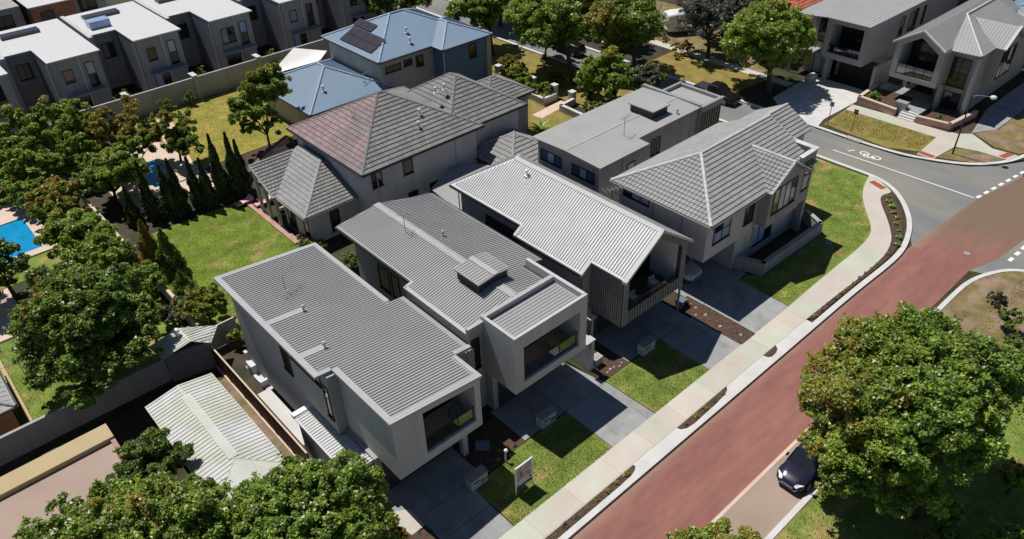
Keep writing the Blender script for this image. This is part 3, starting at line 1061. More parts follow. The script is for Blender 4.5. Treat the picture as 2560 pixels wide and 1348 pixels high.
# ---- nearest house: big pale box over the drive, single ribbed roof falling to the right
h1 = thing("flat_roofed_house", "nearest grey house with one broad ribbed roof and a square framed balcony box", "house", (15.3, 31, 0), "new houses along the footpath")
zr = lambda x: 7.5-.105*(x-11.45)
R1 = [(11.45, 29.3), (12.5, 29.3), (12.5, 23.9), (18.3, 23.9), (18.3, 26.2), (19.45, 26.2), (19.45, 32.6), (18.45, 32.6), (18.45, 41.2), (11.45, 41.4)]
sheet_roof(h1, [(x, y, zr(x)) for x, y in R1], (1, 0, -.105), "roof_grey", .2, .055, .075, .1, .32)
mb = MB()
def strip(mb, x0, x1, y0, y1, dz=.05):
    mb.prism([(x0, y0), (x1, y0), (x1, y1), (x0, y1)], lambda x, y: zr(x)-.14, lambda x, y: zr(x)+dz)
strip(mb, 11.38, 11.74, 29.22, 41.45)
strip(mb, 11.74, 12.42, 29.22, 29.55)
strip(mb, 12.42, 12.78, 23.83, 29.22)
strip(mb, 12.78, 18.36, 23.83, 24.2)
strip(mb, 11.74, 18.5, 41.1, 41.45)
strip(mb, 18.1, 18.36, 24.2, 26.12)
strip(mb, 18.36, 19.5, 26.12, 26.4)
strip(mb, 18.18, 18.5, 32.7, 41.1)
mb.build("roof_flashing", "flashing", h1)
mb = MB()
strip(mb, 11.74, 14.0, 34.85, 35.35, .052)
strip(mb, 11.74, 13.1, 31.0, 31.45, .052)
mb.build("roof_flashing", "flashing", h1)
mb = MB()
wz = lambda x, y: zr(x)-.16
mb.prism([(11.95, 29.0), (18.3, 29.0), (18.3, 41.0), (11.95, 41.0)], -.1, wz)
mb.prism([(18.3, 26.6), (19.4, 26.6), (19.4, 32.4), (18.3, 32.4)], -.1, wz)
mb.prism([(12.3, 26.05), (18.3, 26.05), (18.3, 29.0), (12.3, 29.0)], -.1, 3.0)
mb.build("wall", "render_grey", h1)
# the box
bx = MB()
Z0, Z1a = 3.0, 3.6
bx.box(12.55, 18.25, 23.93, 28.98, Z0, 3.3)
bx.prism([(12.55, 23.93), (14.42, 23.93), (14.42, 28.98), (12.55, 28.98)], 3.3, wz)
bx.prism([(17.85, 23.93), (18.25, 23.93), (18.25, 28.98), (17.85, 28.98)], 3.3, wz)
bx.box(14.42, 17.85, 23.93, 24.2, 3.3, 3.6)
bx.prism([(14.42, 23.93), (17.85, 23.93), (17.85, 28.98), (14.42, 28.98)], lambda x, y: zr(x)-.5, wz)
bx.box(14.42, 17.85, 26.4, 28.98, 3.3, 6.4)
bx.build("front_box", "render_light", h1)
balcony(h1, 'y', 14.42, 17.85, 3.5, 6.35, 23.93, 2.4, cols=3)
t = MB()
t.box(16.9, 17.55, 24.7, 25.35, 4.15, 4.2)
for a, b in ((16.95, 24.75), (17.5, 24.75), (16.95, 25.3), (17.5, 25.3)):
    t.box(a-.025, a+.025, b-.025, b+.025, 3.49, 4.15)
tag(t.build("outdoor_table", "pot_blue"), "small square table standing on the nearest house's balcony", "table")
garage_door(h1, 'y', 12.7, 17.2, 0.02, 2.55, 26.04)
mb = MB()
mb.box(17.45, 17.8, 24.9, 25.25, 0, 3.0)
mb.build("pier", "render_light", h1)
for p in ((13.99, 34.94), (13.15, 31.14)):
    roof_vent(h1, p[0], p[1], zr(p[0]), "flashing", .9)
antenna(h1, 14.15, 37.4, zr(14.15), 1.25, .5, 1.7)
downpipe(h1, 18.42, 26.45, 0, 6.4, "render_grey")
downpipe(h1, 19.46, 26.5, 0, 6.4, "steel_grey")
window(h1, 'x', 33.7, 34.7, 4.2, 6.6, 11.95, 1, 1)
window(h1, 'x', 29.9, 33.3, 6.0, 6.85, 11.95, 3, 1)
window(h1, 'x', 29.2, 29.8, 3.9, 6.3, 11.95, 1, 1)
# single storey store beside it, white ribbed roof
mb = MB()
mb.box(10.85, 11.94, 26.45, 31.9, -.05, 2.62)
mb.box(11.94, 12.28, 26.45, 28.95, -.05, 2.62)
mb.build("store_wall", "render_grey", h1)
sheet_roof(h1, [(10.72, 26.3, 2.72), (12.52, 26.3, 2.82), (12.52, 28.95, 2.82), (11.93, 28.95, 2.8), (11.93, 32.05, 2.8), (10.72, 32.05, 2.72)], (1, 0, .055), "roof_white", .21, .045, .09, .08, .1)
mb = MB()
mb.box(12.3, 12.52, 26.3, 28.95, 2.83, 2.93)
mb.box(10.72, 12.52, 26.22, 26.3, 2.6, 2.86)
mb.box(10.72, 12.0, 32.05, 32.4, 2.6, 2.86)
mb.build("roof_flashing", "white_metal", h1)
# small slot beside the box between the neighbours
mb = MB()
mb.box(18.3, 19.3, 26.52, 26.6, 0.05, 2.3)
mb.build("door", "black_frame", h1)

# ---- second house: low gable, ribbed, roof hatch, parapet box
h2 = thing("gabled_house", "grey house with low ridged roof, raised roof hatch and parapet balcony box", "house", (24.4, 33, 0), "new houses along the footpath")
rz2 = lambda x: (7.3-.215*(23.9-x)) if x < 23.9 else (7.3-.2*(x-23.9))
L2 = [(20.7, 42.4), (20.7, 33.45), (20.12, 33.45), (20.12, 27.2), (23.9, 27.2), (23.9, 41.9)]
R2 = [(23.9, 41.9), (23.9, 27.2), (26.75, 27.2), (26.75, 29.7), (28.5, 29.7), (28.5, 41.6)]
sheet_roof(h2, [(x, y, rz2(x)) for x, y in L2], (1, 0, .215), "roof_grey", .2, .055, .075, .09, .12)
sheet_roof(h2, [(x, y, rz2(x)) for x, y in R2], (1, 0, -.2), "roof_grey", .2, .055, .075, .09, .12)
mb = MB()
mb.prism([(23.62, 27.3), (24.18, 27.3), (24.18, 42.0), (23.62, 42.0)], lambda x, y: rz2(x)+.02, lambda x, y: 7.3+.055-abs(x-23.9)*.2)
mb.build("ridge_capping", "flashing", h2)
mb = MB()
for pts in ([(20.06, 27.2), (20.3, 27.2), (20.3, 33.5), (20.06, 33.5)], [(20.12, 33.3), (20.72, 33.3), (20.72, 33.52), (20.12, 33.52)]):
    mb.prism(pts, lambda x, y: rz2(x)-.16, lambda x, y: rz2(x)+.05)
mb.build("roof_flashing", "flashing", h2)
mb = MB()
mb.box(20.58, 20.7, 33.5, 42.45, 6.42, 6.6)
mb.box(28.5, 28.62, 29.72, 41.65, 6.18, 6.36)
mb.build("gutter", "dark_metal", h2)
mb = MB()
wz2 = lambda x, y: rz2(x)-.15
mb.prism([(20.2, 27.2), (23.9, 27.2), (23.9, 33.4), (20.2, 33.4)], -.1, wz2)
mb.prism([(23.9, 27.2), (26.7, 27.2), (26.7, 33.4), (23.9, 33.4)], -.1, wz2)
mb.prism([(26.7, 29.8), (28.0, 29.8), (28.0, 33.4), (26.7, 33.4)], -.1, wz2)
mb.prism([(21.3, 33.4), (23.9, 33.4), (23.9, 41.3), (21.3, 41.3)], -.1, wz2)
mb.prism([(23.9, 33.4), (28.0, 33.4), (28.0, 41.3), (23.9, 41.3)], -.1, wz2)
mb.box(21.2, 27.1, 26.5, 27.2, -.1, 3.0)
mb.build("wall", "render_grey", h2)
# parapet box
px0, px1, py0, py1 = 21.15, 27.1, 24.3, 26.95
bx = MB()
bx.box(px0, px1, py0, 27.18, 3.0, 3.3)
bx.box(px0, 21.85, py0, 27.18, 3.3, 6.55)
bx.box(26.5, px1, py0, 27.18, 3.3, 6.55)
bx.box(21.85, 26.5, py0, py0+.25, 3.3, 3.6)
bx.box(21.85, 26.5, 26.6, 27.18, 3.3, 6.3)
bx.box(21.85, 26.5, py0, 27.18, 6.3, 6.55)
bx.build("front_box", "render_light", h2)
par = MB()
par.box(px0, px1, py0, py0+.2, 6.55, 7.32)
par.box(px0, px0+.2, py0+.2, py1, 6.55, 7.32)
par.box(px1-.24, px1, py0+.2, 29.5, 6.55, 7.34)
par.build("parapet", "render_light", h2)
mb = MB()
mb.box(px0+.001, px1-.25, py1, py1+.28, 6.55, 7.33)
mb.box(20.0, px0, py1+.02, py1+.28, 6.3, 7.05)
mb.build("parapet", "flashing", h2)
sheet_roof(h2, [(px0+.21, py0+.21, 6.95), (px1-.25, py0+.21, 6.95), (px1-.25, py1-.01, 6.95), (px0+.21, py1-.01, 6.95)], (1, 0, 0), "roof_grey", .23, .036, .075, .1, .1)
balcony(h2, 'y', 21.85, 26.5, 3.5, 6.28, py0, 2.3, cols=3)
t = MB()
t.box(24.8, 25.5, 25.0, 25.7, 3.9, 4.15)
t.box(25.7, 26.3, 25.1, 25.7, 3.5, 3.9)
tag(t.build("outdoor_chair", "deck_tan"), "pale outdoor seat on the parapet house's balcony", "seat")
garage_door(h2, 'y', 21.6, 26.6, .02, 2.55, 26.49)
mb = MB()
mb.box(22.65, 24.95, 29.1, 31.2, 6.9, 7.78)
hb = mb.build("roof_hatch", "dark_metal", h2)
sheet_roof(hb, [(22.5, 28.95, 7.86), (23.9, 28.95, 7.98), (23.9, 31.35, 7.98), (22.5, 31.35, 7.86)], (1, 0, .09), "roof_grey", .22, .036, .075, .09, .08)
sheet_roof(hb, [(23.9, 28.95, 7.98), (25.1, 28.95, 7.88), (25.1, 31.35, 7.88), (23.9, 31.35, 7.98)], (1, 0, -.09), "roof_grey", .22, .036, .075, .09, .08)
mb = MB()
mb.prism([(23.7, 28.93), (24.1, 28.93), (24.1, 31.37), (23.7, 31.37)], 7.9, 8.03)
mb.build("ridge_capping", "flashing", hb)
antenna(h2, 23.3, 37.6, rz2(23.3), 1.5, .9, .7)
roof_vent(h2, 24.97, 35.6, rz2(24.97), "flashing", .9)
downpipe(h2, 20.1, 27.05, 0, 6.3)
downpipe(h2, 21.22, 37.0, 0, 6.4)
downpipe(h2, 27.6, 26.9, 0, 6.2)
window(h2, 'y', 18.4+1.9, 20.9, 3.6, 5.9, 27.18, 1, 1)
window(h2, 'x', 36.0, 38.5, 3.2, 5.2, 21.3, 2, 1)
mb = MB()
mb.box(28.1, 28.4, 24.7, 26.4, 0, 2.6)
mb.box(27.6, 28.45, 24.65, 25.2, 2.6, 2.68)
mb.build("porch_pier", "render_light", h2)
mb = MB()
mb.box(19.405, 20.195, 26.8, 33.0, -.1, 5.7)  # added infill block, keeps the sun off the ground between the two houses
mb.build("gap_wall", "render_mid", h2)

# ---- third house: steep ribbed gable, dark fins
h3 = thing("gabled_house", "steep gabled house with bright ribbed zinc roof and dark finned front", "house", (33.9, 33, 0), "new houses along the footpath")
RX, RZ, SL = 33.85, 8.8, .70
z3 = lambda x: RZ-SL*abs(x-RX)
L3 = [(RX, 24.2), (RX, 37.9), (30.35, 41.7), (30.35, 33.65), (29.65, 33.65), (29.65, 27.25), (30.5, 27.25), (30.5, 24.2)]
R3 = [(RX, 24.2), (37.2, 24.2), (37.2, 41.5), (RX, 37.9)]
sheet_roof(h3, [(x, y, z3(x)) for x, y in L3], (1, 0, SL), "roof_zinc", .215, .065, .085, .09, .18)
sheet_roof(h3, [(x, y, z3(x)) for x, y in R3], (1, 0, -SL), "roof_zinc", .215, .065, .085, .09, .18)
sheet_roof(h3, [(RX, 37.95, RZ-.02), (30.4, 41.75, z3(30.4)-.02), (37.2, 41.6, z3(37.2)-.02)], (0, -1, .6), "roof_grey", .31, .05, .09, .09, .2)
mb = MB()
mb.extr([(RX-.22, 24.1, z3(RX-.22)+.02), (RX, 24.1, RZ+.04), (RX+.22, 24.1, z3(RX+.22)+.02), (RX+.22, 24.1, z3(RX+.22)+.07), (RX, 24.1, RZ+.1), (RX-.22, 24.1, z3(RX-.22)+.07)], (0, 13.9, 0))
mb.build("ridge_capping", "roof_white", h3)
def rake(mb, x0, x1, y0, y1, up=.07, dn=.14):
    mb.prism([(x0, y0), (x1, y0), (x1, y1), (x0, y1)], lambda x, y: z3(x)-dn, lambda x, y: z3(x)+up)
mb = MB()
rake(mb, 30.42, RX-.01, 24.08, 24.45)
rake(mb, RX+.01, 37.25, 24.08, 24.3)
rake(mb, 29.6, 30.5, 27.12, 27.45)
rake(mb, 29.6, 30.35, 33.5, 33.75)
mb.build("barge_capping", "roof_white", h3)
mb = MB()
mb.box(29.52, 29.65, 27.3, 33.6, z3(29.65)-.16, z3(29.65))
mb.box(30.22, 30.35, 33.8, 41.7, z3(30.35)-.16, z3(30.35))
mb.build("gutter", "dark_metal", h3)
mb = MB()
wz3 = lambda x, y: z3(x)-.15
mb.prism([(29.85, 27.3), (RX, 27.3), (RX, 33.4), (29.85, 33.4)], -.1, wz3)
mb.prism([(30.6, 33.4), (RX, 33.4), (RX, 40.8), (30.6, 40.8)], -.1, lambda x, y: min(wz3(x, y), 6.3))
mb.prism([(RX, 27.3), (37.0, 27.3), (37.0, 33.4), (RX, 33.4)], -.1, wz3)
mb.prism([(RX, 33.4), (37.0, 33.4), (37.0, 40.8), (RX, 40.8)], -.1, lambda x, y: min(wz3(x, y), 6.3))
mb.build("wall", "render_grey", h3)
# front box clad in vertical fins
mb = MB()
mb.prism([(30.65, 24.45), (31.15, 24.45), (31.15, 27.28), (30.65, 27.28)], 2.5, wz3)
mb.prism([(36.55, 24.45), (37.05, 24.45), (37.05, 27.28), (36.55, 27.28)], 2.5, wz3)
mb.box(31.15, 36.55, 24.45, 27.28, 2.5, 2.95)
mb.prism([(31.15, 24.45), (RX, 24.45), (RX, 24.7), (31.15, 24.7)], lambda x, y: z3(x)-.75, wz3)
mb.prism([(RX, 24.45), (36.55, 24.45), (36.55, 24.7), (RX, 24.7)], lambda x, y: z3(x)-.75, wz3)
mb.build("front_box", "charcoal_clad", h3)
mb = MB()
mb.box(36.42, 36.54, 24.75, 26.9, 2.96, 6.45)
mb.build("balcony_wall", "render_white", h3)
for k in range(16):
    y = 24.55+k*.175
    mb = MB()
    mb.box(30.58, 30.648, y, y+.06, 2.5, z3(30.65)-.2)
    mb.build("cladding_fin", "steel_grey", h3)
for k in range(20):
    x = 31.2+k*.27
    mb = MB()
    mb.box(x, x+.09, 24.37, 24.447, 2.5, 3.55)
    mb.build("cladding_fin", "steel_grey", h3)
for k in range(20):
    x = 31.25+k*.27
    mb = MB()
    mb.prism([(x, 24.37), (x+.09, 24.37), (x+.09, 24.447), (x, 24.447)], lambda a, b: z3(a)-.75, lambda a, b: z3(a)-.18)
    mb.build("cladding_fin", "steel_grey", h3)
for x0 in (30.66, 30.84, 31.02, 36.56, 36.74, 36.92):
    mb = MB()
    mb.box(x0, x0+.08, 24.37, 24.447, 2.5, z3(x0)-.25)
    mb.build("cladding_fin", "steel_grey", h3)
balcony(h3, 'y', 31.17, 36.4, 2.96, 6.2, 24.45, 2.6, cols=4, rail=False)
mb = MB()
mb.box(31.15, 36.55, 24.5, 24.55, 3.98, 4.04)
for k in range(5):
    mb.box(31.2+k*1.32, 31.24+k*1.32, 24.5, 24.54, 2.96, 4.0)
rb = mb.build("balustrade", "black_frame", h3)
for k in range(4):
    mb = MB()
    mb.box(31.27+k*1.32, 32.5+k*1.32, 24.515, 24.53, 3.0, 3.97)
    mb.build("pane", "balustrade_glass", rb)
for i, (a, b, c) in enumerate(((32.6, 25.0, .62), (34.9, 25.2, .6))):
    mb = MB()
    mb.box(a, a+c, b, b+c, 2.96, 3.3)
    mb.box(a, a+c, b+c-.12, b+c, 3.3, 3.62)
    tag(mb.build("outdoor_chair", "plastic_white"), "white seat on the finned balcony, the one near the dark side wall" if i == 0 else "white seat on the finned balcony, the one near the white side wall", "seat", "seats on the finned balcony")
mb = MB()
mb.box(30.9, 36.9, 27.0, 27.28, -.1, 2.5)
mb.build("wall", "charcoal_clad", h3)
garage_door(h3, 'y', 31.3, 36.4, .02, 2.4, 26.99)
mb = MB()
for x in (37.0,):
    mb.box(x, x+.12, 24.5, 24.62, 0, 6.3)
mb.build("post", "steel_grey", h3)
roof_vent(h3, 33.1, 36.0, z3(33.1)+.02, "white_metal", 1.0)
antenna(h3, 35.1, 29.8, z3(35.1), 1.0, -.4, 1.6)
window(h3, 'x', 34.2, 37.9, 3.9, 5.3, 30.6, 3, 1)
downpipe(h3, 29.78, 27.2, 0, 5.7)
downpipe(h3, 30.55, 41.0, 0, 6.2)
mb = MB()
mb.box(29.6, 30.2, 26.2, 26.7, 2.55, 2.64)
mb.box(29.9, 30.02, 26.3, 26.42, 0, 2.549)
mb.build("porch_canopy", "roof_white", h3)
# rear verandah roofs
sheet_roof(h3, [(31.6, 42.6, 3.0), (36.9, 42.3, 3.0), (38.6, 46.0, 3.05), (36.6, 49.2, 3.1), (32.1, 46.9, 3.05)], (0, 1, 0.02), "roof_light", .3, .03, .07, .1, .1)
mb = MB()
mb.prism([(30.4, 42.2), (31.55, 42.2), (32.0, 46.9), (31.6, 47.6), (30.2, 46.2)], 2.55, 2.75)
mb.build("verandah_roof", "roof_cream", h3)
for x, y in ((31.9, 46.6), (36.3, 48.6), (38.2, 46.0), (30.6, 46.0)):
    mb = MB()
    mb.box(x-.06, x+.06, y-.06, y+.06, 0, 2.6)
    mb.build("post", "steel_grey", h3)

# ---- corner house with the tiled hip roof
h5 = thing("tiled_house", "corner house with pale tiled hip roof and a gabled front bay", "house", (46.5, 29, 0), "new houses along the footpath")
ze, pt = 6.6, .50
x0, x1, y0, y1 = 39.15, 52.65, 24.08, 33.2
yr = (y0+y1)/2
zrg = ze+(yr-y0)*pt
xa = x0+(yr-y0)
A, B = (xa, yr, zrg), (x1, yr, zrg)
west = [(x0, y1, ze), (x0, y0, ze), A]
south = [(x0, y0, ze), (x1, y0, ze), B, A]
north = [(x1, y1, ze), (x0, y1, ze), A, B]
rf = MB()
for f in (west, south, north):
    slab(rf, f, .1)
r5 = rf.build("roof", "cap_grey", h5)
tiles_obj(r5, [(west, (0, 1, 0))], "tile_grey", WAVE, 300, key=lambda t: (t[0][0].x**2+t[0][0].y**2))
tiles_obj(r5, [(south, (1, 0, 0)), (north, (1, 0, 0))], "tile_grey", FLAT)
for a, b in ((A, B), ((x0, y0, ze+.03), A), ((x0, y1, ze+.03), A)):
    capping(r5, (a[0], a[1], a[2]+.02), (b[0], b[1], b[2]+.02), "cap_white", .13)
gutter(h5, [(x0, y0), (x1, y0), (x1, y1), (x0, y1)], ze-.02, "steel_grey")
mb = MB()
mb.box(39.6, 52.45, 24.62, 32.75, 3.1, ze-.08)
mb.box(44.2, 52.45, 24.95, 32.75, -.1, 3.1)
mb.box(39.6, 44.2, 31.0, 32.75, -.1, 3.1)
mb.build("wall", "render_light", h5)
garage_door(h5, 'y', 40.0, 44.1, .02, 2.6, 30.99)
mb = MB()
mb.box(52.45, 52.8, 24.22, 30.9, 0, 7.58)
mb.box(50.6, 52.45, 24.14, 24.42, 3.2, 7.53)
mb.build("parapet_wall", "render_mid", h5)
mb = MB()
mb.box(52.37, 52.88, 24.12, 31.0, 7.581, 7.66)
mb.box(50.5, 52.37, 24.12, 24.5, 7.531, 7.63)
mb.build("parapet_capping", "cap_white", h5)
# gabled front bay
gx, gz, gy = 48.46, 8.22, 23.58
ex0, ex1, gze = 45.82, 51.1, 6.55
dz = (gz-gze)/(gx-ex0)
rb_y = y0+(gz-ze)/pt
w_ = [(ex0, gy, gze), (gx, gy, gz), (gx, rb_y, gz), (ex0, y0+(gze-ze)/pt+.02, gze)]
e_ = [(gx, gy, gz), (ex1, gy, gze), (ex1, y0+.05, gze), (gx, rb_y, gz)]
rf = MB()
slab(rf, w_, .1)
slab(rf, e_, .1)
rbay = rf.build("bay_roof", "cap_grey", h5)
tiles_obj(rbay, [(w_, (0, 1, 0)), (e_, (0, 1, 0))], "tile_grey", WAVE)
capping(rbay, (gx, gy, gz+.03), (gx, rb_y, gz+.03), "cap_white", .12)
capping(rbay, (ex0, gy+.05, gze+.05), (gx, gy+.05, gz+.03), "cap_white", .09)
mb = MB()
mb.prism([(46.16, 23.81), (gx, 23.81), (gx, 24.58), (46.16, 24.58)], 3.4, lambda x, y: gz-.15-(gx-x)*dz)
mb.prism([(gx, 23.81), (50.57, 23.81), (50.57, 24.58), (gx, 24.58)], 3.4, lambda x, y: gz-.15-(x-gx)*dz)
mb.build("bay_wall", "render_mid", h5)
window(h5, 'y', 46.6, 49.74, 4.4, 6.55, 23.81, 4, 1, curt={(1, 0): "curtain", (2, 0): "glass_blue_lit"})
window(h5, 'y', 40.5, 42.5, 4.25, 6.1, 24.62, 2, 2, curt={(1, 1): "glass_blue_lit", (0, 0): "glass_blue_lit", (1, 0): "glass_blue_lit"})
window(h5, 'y', 44.3, 45.5, 4.15, 5.8, 24.62, 1, 1)
window(h5, 'y', 51.2, 52.15, 4.4, 7.0, 24.14, 1, 2, curt={(0, 0): "curtain"})
window(h5, 'y', 46.5, 49.3, .9, 2.9, 24.95, 3, 1, curt={(0, 0): "glass_blue_lit", (1, 0): "glass_blue_lit"})
window(h5, 'x', 29.8, 32.3, 5.6, 6.2, 39.6, 3, 1, curt={(0, 0): "glass_blue_lit", (1, 0): "glass_blue_lit"})
downpipe(h5, 39.55, 26.75, 0, 6.5, "steel_grey")
downpipe(h5, 39.55, 29.4, 0, 6.5, "steel_grey")
downpipe(h5, 45.75, 24.5, 0, 6.5, "steel_grey")
# rear right wing beyond the parapet
wr_s = [(51.5, 26.86, 6.94), (56.6, 26.86, 6.94), (56.6, 29.4, 8.32), (51.5, 29.4, 8.32)]
wr_n = [(56.6, 31.95, 6.94), (51.5, 31.95, 6.94), (51.5, 29.4, 8.32), (56.6, 29.4, 8.32)]
rf = MB()
slab(rf, wr_s, .1)
slab(rf, wr_n, .1)
rw = rf.build("wing_roof", "cap_grey", h5)
tiles_obj(rw, [(wr_s, (1, 0, 0)), (wr_n, (1, 0, 0))], "tile_grey", FLAT)
capping(rw, (51.5, 29.4, 8.35), (56.6, 29.4, 8.35), "cap_white", .13)
mb = MB()
for (a, b) in (((52.81, 27.25), (56.35, 29.4)), ((52.81, 29.4), (56.35, 31.55))):
    mb.prism([(a[0], a[1]), (b[0], a[1]), (b[0], b[1]), (a[0], b[1])], -.1, lambda x, y: 8.17-abs(y-29.4)*.54)
mb.build("wing_wall", "render_light", h5)
# ------------------------------------------------------------------ houses behind
# ---- flat roofed block with two side windows, blue light painted into the middle panes
h6 = thing("flat_roofed_house", "long grey house with plain flat roof, square hatch and two shuttered end windows", "house", (48, 39, 0))
zf = lambda x, y: 6.55+.16*(1-abs(y-38.9)/4.0)
R6a = [(39.95, 35.05), (45.9, 35.05), (45.9, 36.25), (54.3, 36.25), (54.3, 38.9), (39.95, 38.9)]
R6b = [(39.95, 38.9), (54.3, 38.9), (54.3, 42.8), (39.95, 42.8)]
for pts in (R6a, R6b):
    sheet_roof(h6, [(x, y, zf(x, y)) for x, y in pts], (0, 1, 0.03), "roof_light", .42, .016, .03, .1, .05)
mb = MB()
mb.box(40.1, 54.3, 38.82, 38.98, 6.68, 6.745)
mb.build("ridge_capping", "flashing", h6)
mb = MB()
mb.box(54.25, 54.6, 36.302, 42.9, 6.2, 6.80)
mb.box(54.25, 57.3, 35.95, 36.3, 6.2, 6.74)
mb.box(57.0, 57.3, 36.302, 40.6, 6.2, 6.74)
mb.box(54.602, 57.3, 40.602, 40.85, 6.2, 6.78)
mb.build("parapet", "steel_grey", h6)
mb = MB()
mb.box(54.6, 57.0, 36.3, 40.6, 6.2, 6.44)
mb.build("roof_sheet", "roof_light", h6)
mb = MB()
mb.box(40.3, 45.6, 35.4, 42.4, -.1, 6.48)
mb.box(45.6, 54.3, 36.5, 42.4, -.1, 6.48)
mb.box(54.3, 57.2, 36.05, 40.75, -.1, 6.2)
mb.build("wall", "render_mid", h6)
for k in range(8):
    mb = MB()
    mb.box(54.4+k*.36, 54.52+k*.36, 35.98, 36.048, 0, 6.1)
    mb.build("cladding_fin", "dark_metal", h6)
mb = MB()
mb.box(49.3, 51.3, 37.6, 40.1, 6.6, 7.35)
hb = mb.build("roof_hatch", "dark_metal", h6)
mb = MB()
mb.box(49.15, 51.45, 37.45, 38.85, 7.35, 7.45)
mb.build("hatch_lid", "roof_light", hb)
mb = MB()
mb.box(49.15, 51.45, 38.87, 40.25, 7.35, 7.43)
mb.build("hatch_lid", "roof_light", hb)
antenna(h6, 45.4, 37.4, 6.6, 1.6, .2, 1.2)
roof_vent(h6, 51.8, 36.9, 6.6, "flashing", .9)
for a, b in ((39.6, 42.1), (35.9, 38.4)):
    window(h6, 'x', a, b, 4.7, 5.65, 40.3, 3, 1, curt={(0, 0): "print_blue", (1, 0): "glass_blue_lit", (2, 0): "print_blue"})
window(h6, 'y', 43.6, 44.6, 3.6, 5.4, 35.4, 1, 2, curt={(0, 1): "curtain"})
for a in (46.0, 48.0, 48.7):
    window(h6, 'y', a, a+.5, 4.0, 5.6, 36.5, 1, 1)
downpipe(h6, 40.24, 35.34, 0, 6.4, "render_light")
downpipe(h6, 43.0, 35.34, 0, 6.4, "render_mid")
downpipe(h6, 53.4, 36.44, 0, 6.4, "render_light")

def hip_house(parent, x0, x1, y0, y1, ze, pitch, tilem, capm, over=.5, wallm="render_light", zb=-.1, kind="tile", sp=.25, faces="snew", westm=None, prof=FLAT, ribm=None, roofname="roof"):
    F, lines = hip(x0, x1, y0, y1, ze, pitch)
    mb = MB()
    for k in F:
        slab(mb, F[k][0], .1)
    r = mb.build(roofname, capm if kind == "tile" else tilem, parent)
    if kind == "tile":
        fs = [F[k] for k in "sen" if k in faces]
        tiles_obj(r, fs, tilem, prof, tl=.43)
        if 'w' in faces:
            tiles_obj(r, [F['w']], westm or tilem, prof, tl=.43)
    else:
        mb = MB()
        for k in F:
            pts, e = F[k]
            up = Vector((0, 0, 1)).cross(Vector(e))
            p, n, u, v = plane_basis(pts, e)
            if v.z < 0:
                v = -v
            ribs(mb, pts, tuple(v), sp, .03, .06, .1)
        mb.build("roof_sheet", tilem, r)
    for a, b in lines:
        capping(r, (a[0], a[1], a[2]+.02), (b[0], b[1], b[2]+.02), capm, .12)
    gutter(parent, [(x0, y0), (x1, y0), (x1, y1), (x0, y1)], ze-.01, "dark_metal")
    w = MB()
    w.box(x0+over, x1-over, y0+over, y1-over, zb, ze-.09)
    w.build("wall", wallm, parent)
    return r

# ---- big tiled house
h7 = thing("tiled_house", "large two storey house under dark weathered tiled hip roofs with a pinkish side", "house", (35, 54, 0))
r7 = hip_house(h7, 26.55, 39.15, 48.15, 60.2, 6.0, .53, "tile_dark", "cap_dark", .5, "render_light", westm="tile_pink")
hip_house(h7, 36.0, 45.1, 48.95, 58.9, 5.85, .61, "tile_dark", "cap_dark", .55, "render_light")
hip_house(h7, 43.5, 49.6, 52.6, 58.4, 4.7, .5, "tile_dark", "cap_dark", .5, "render_mid")
# low wing with its hip and the verandah roof
WA, WB = (26.6, 54.9, 4.886), (26.6, 58.62, 4.886)
F = {'s': ([(22.0, 50.3, 3.0), (31.2, 50.3, 3.0), WA], (1, 0, 0)), 'w': ([(22.0, 58.62, 3.0), (22.0, 50.3, 3.0), WA, WB], (0, 1, 0)), 'e': ([(31.2, 50.3, 3.0), (31.2, 58.62, 3.0), WB, WA], (0, 1, 0))}
lines = [(WA, WB), ((22.0, 50.3, 3.0), WA)]
mb = MB()
for k in F:
    slab(mb, F[k][0], .1)
rl = mb.build("wing_roof", "cap_dark", h7)
tiles_obj(rl, [F['s']], "tile_dark", FLAT)
tiles_obj(rl, [F['w']], "tile_grey", FLAT, tl=.43)
for a, b in lines[:2]:
    capping(rl, (a[0], a[1], a[2]+.02), (b[0], b[1], b[2]+.02), "cap_grey", .13)
mb = MB()
mb.box(21.89, 21.997, 50.2, 55.0, 2.87, 2.99)
mb.box(22.0, 27.0, 50.19, 50.297, 2.87, 2.99)
mb.build("gutter", "steel_grey", h7)
ver = [(21.75, 55.0, 2.98), (22.1, 55.0, 2.98), (25.95, 58.6, 4.64), (21.75, 58.6, 4.64)]
mb = MB()
slab(mb, ver, .1)
rv = mb.build("verandah_roof", "cap_dark", h7)
tiles_obj(rv, [(ver, (1, 0, 0))], "tile_dark", FLAT)
capping(rv, (21.75, 55.0, 3.03), (21.75, 58.6, 4.68), "cap_grey", .09)
capping(rv, (21.75, 58.6, 4.68), (25.95, 58.6, 4.68), "cap_grey", .11)
mb = MB()
mb.box(22.55, 27.6, 50.8, 55.2, -.1, 2.9)
mb.box(24.6, 27.6, 55.2, 59.5, -.1, 2.9)
mb.build("wall", "render_light", h7)
for x, y in ((21.95, 55.2), (21.95, 58.4), (21.95, 56.9)):
    mb = MB()
    mb.box(x-.12, x+.12, y-.12, y+.12, 0, 2.9 if y < 56 else (3.6 if y < 58 else 4.4))
    mb.build("verandah_post", "render_light", h7)
window(h7, 'y', 24.4, 25.3, .5, 2.4, 50.8, 1, 1)
window(h7, 'x', 51.1, 51.9, .4, 2.5, 22.55, 1, 1)
window(h7, 'x', 53.3, 54.6, .3, 2.5, 22.55, 2, 1)
for x, z0_, z1_ in ((27.6, 4.2, 5.5), (28.4, 1.1, 2.1), (30.7, 4.2, 5.5), (30.9, 1.3, 2.4), (33.2, 1.3, 2.4)):
    window(h7, 'y', x, x+1.0, z0_, z1_, 48.65, 1, 1)
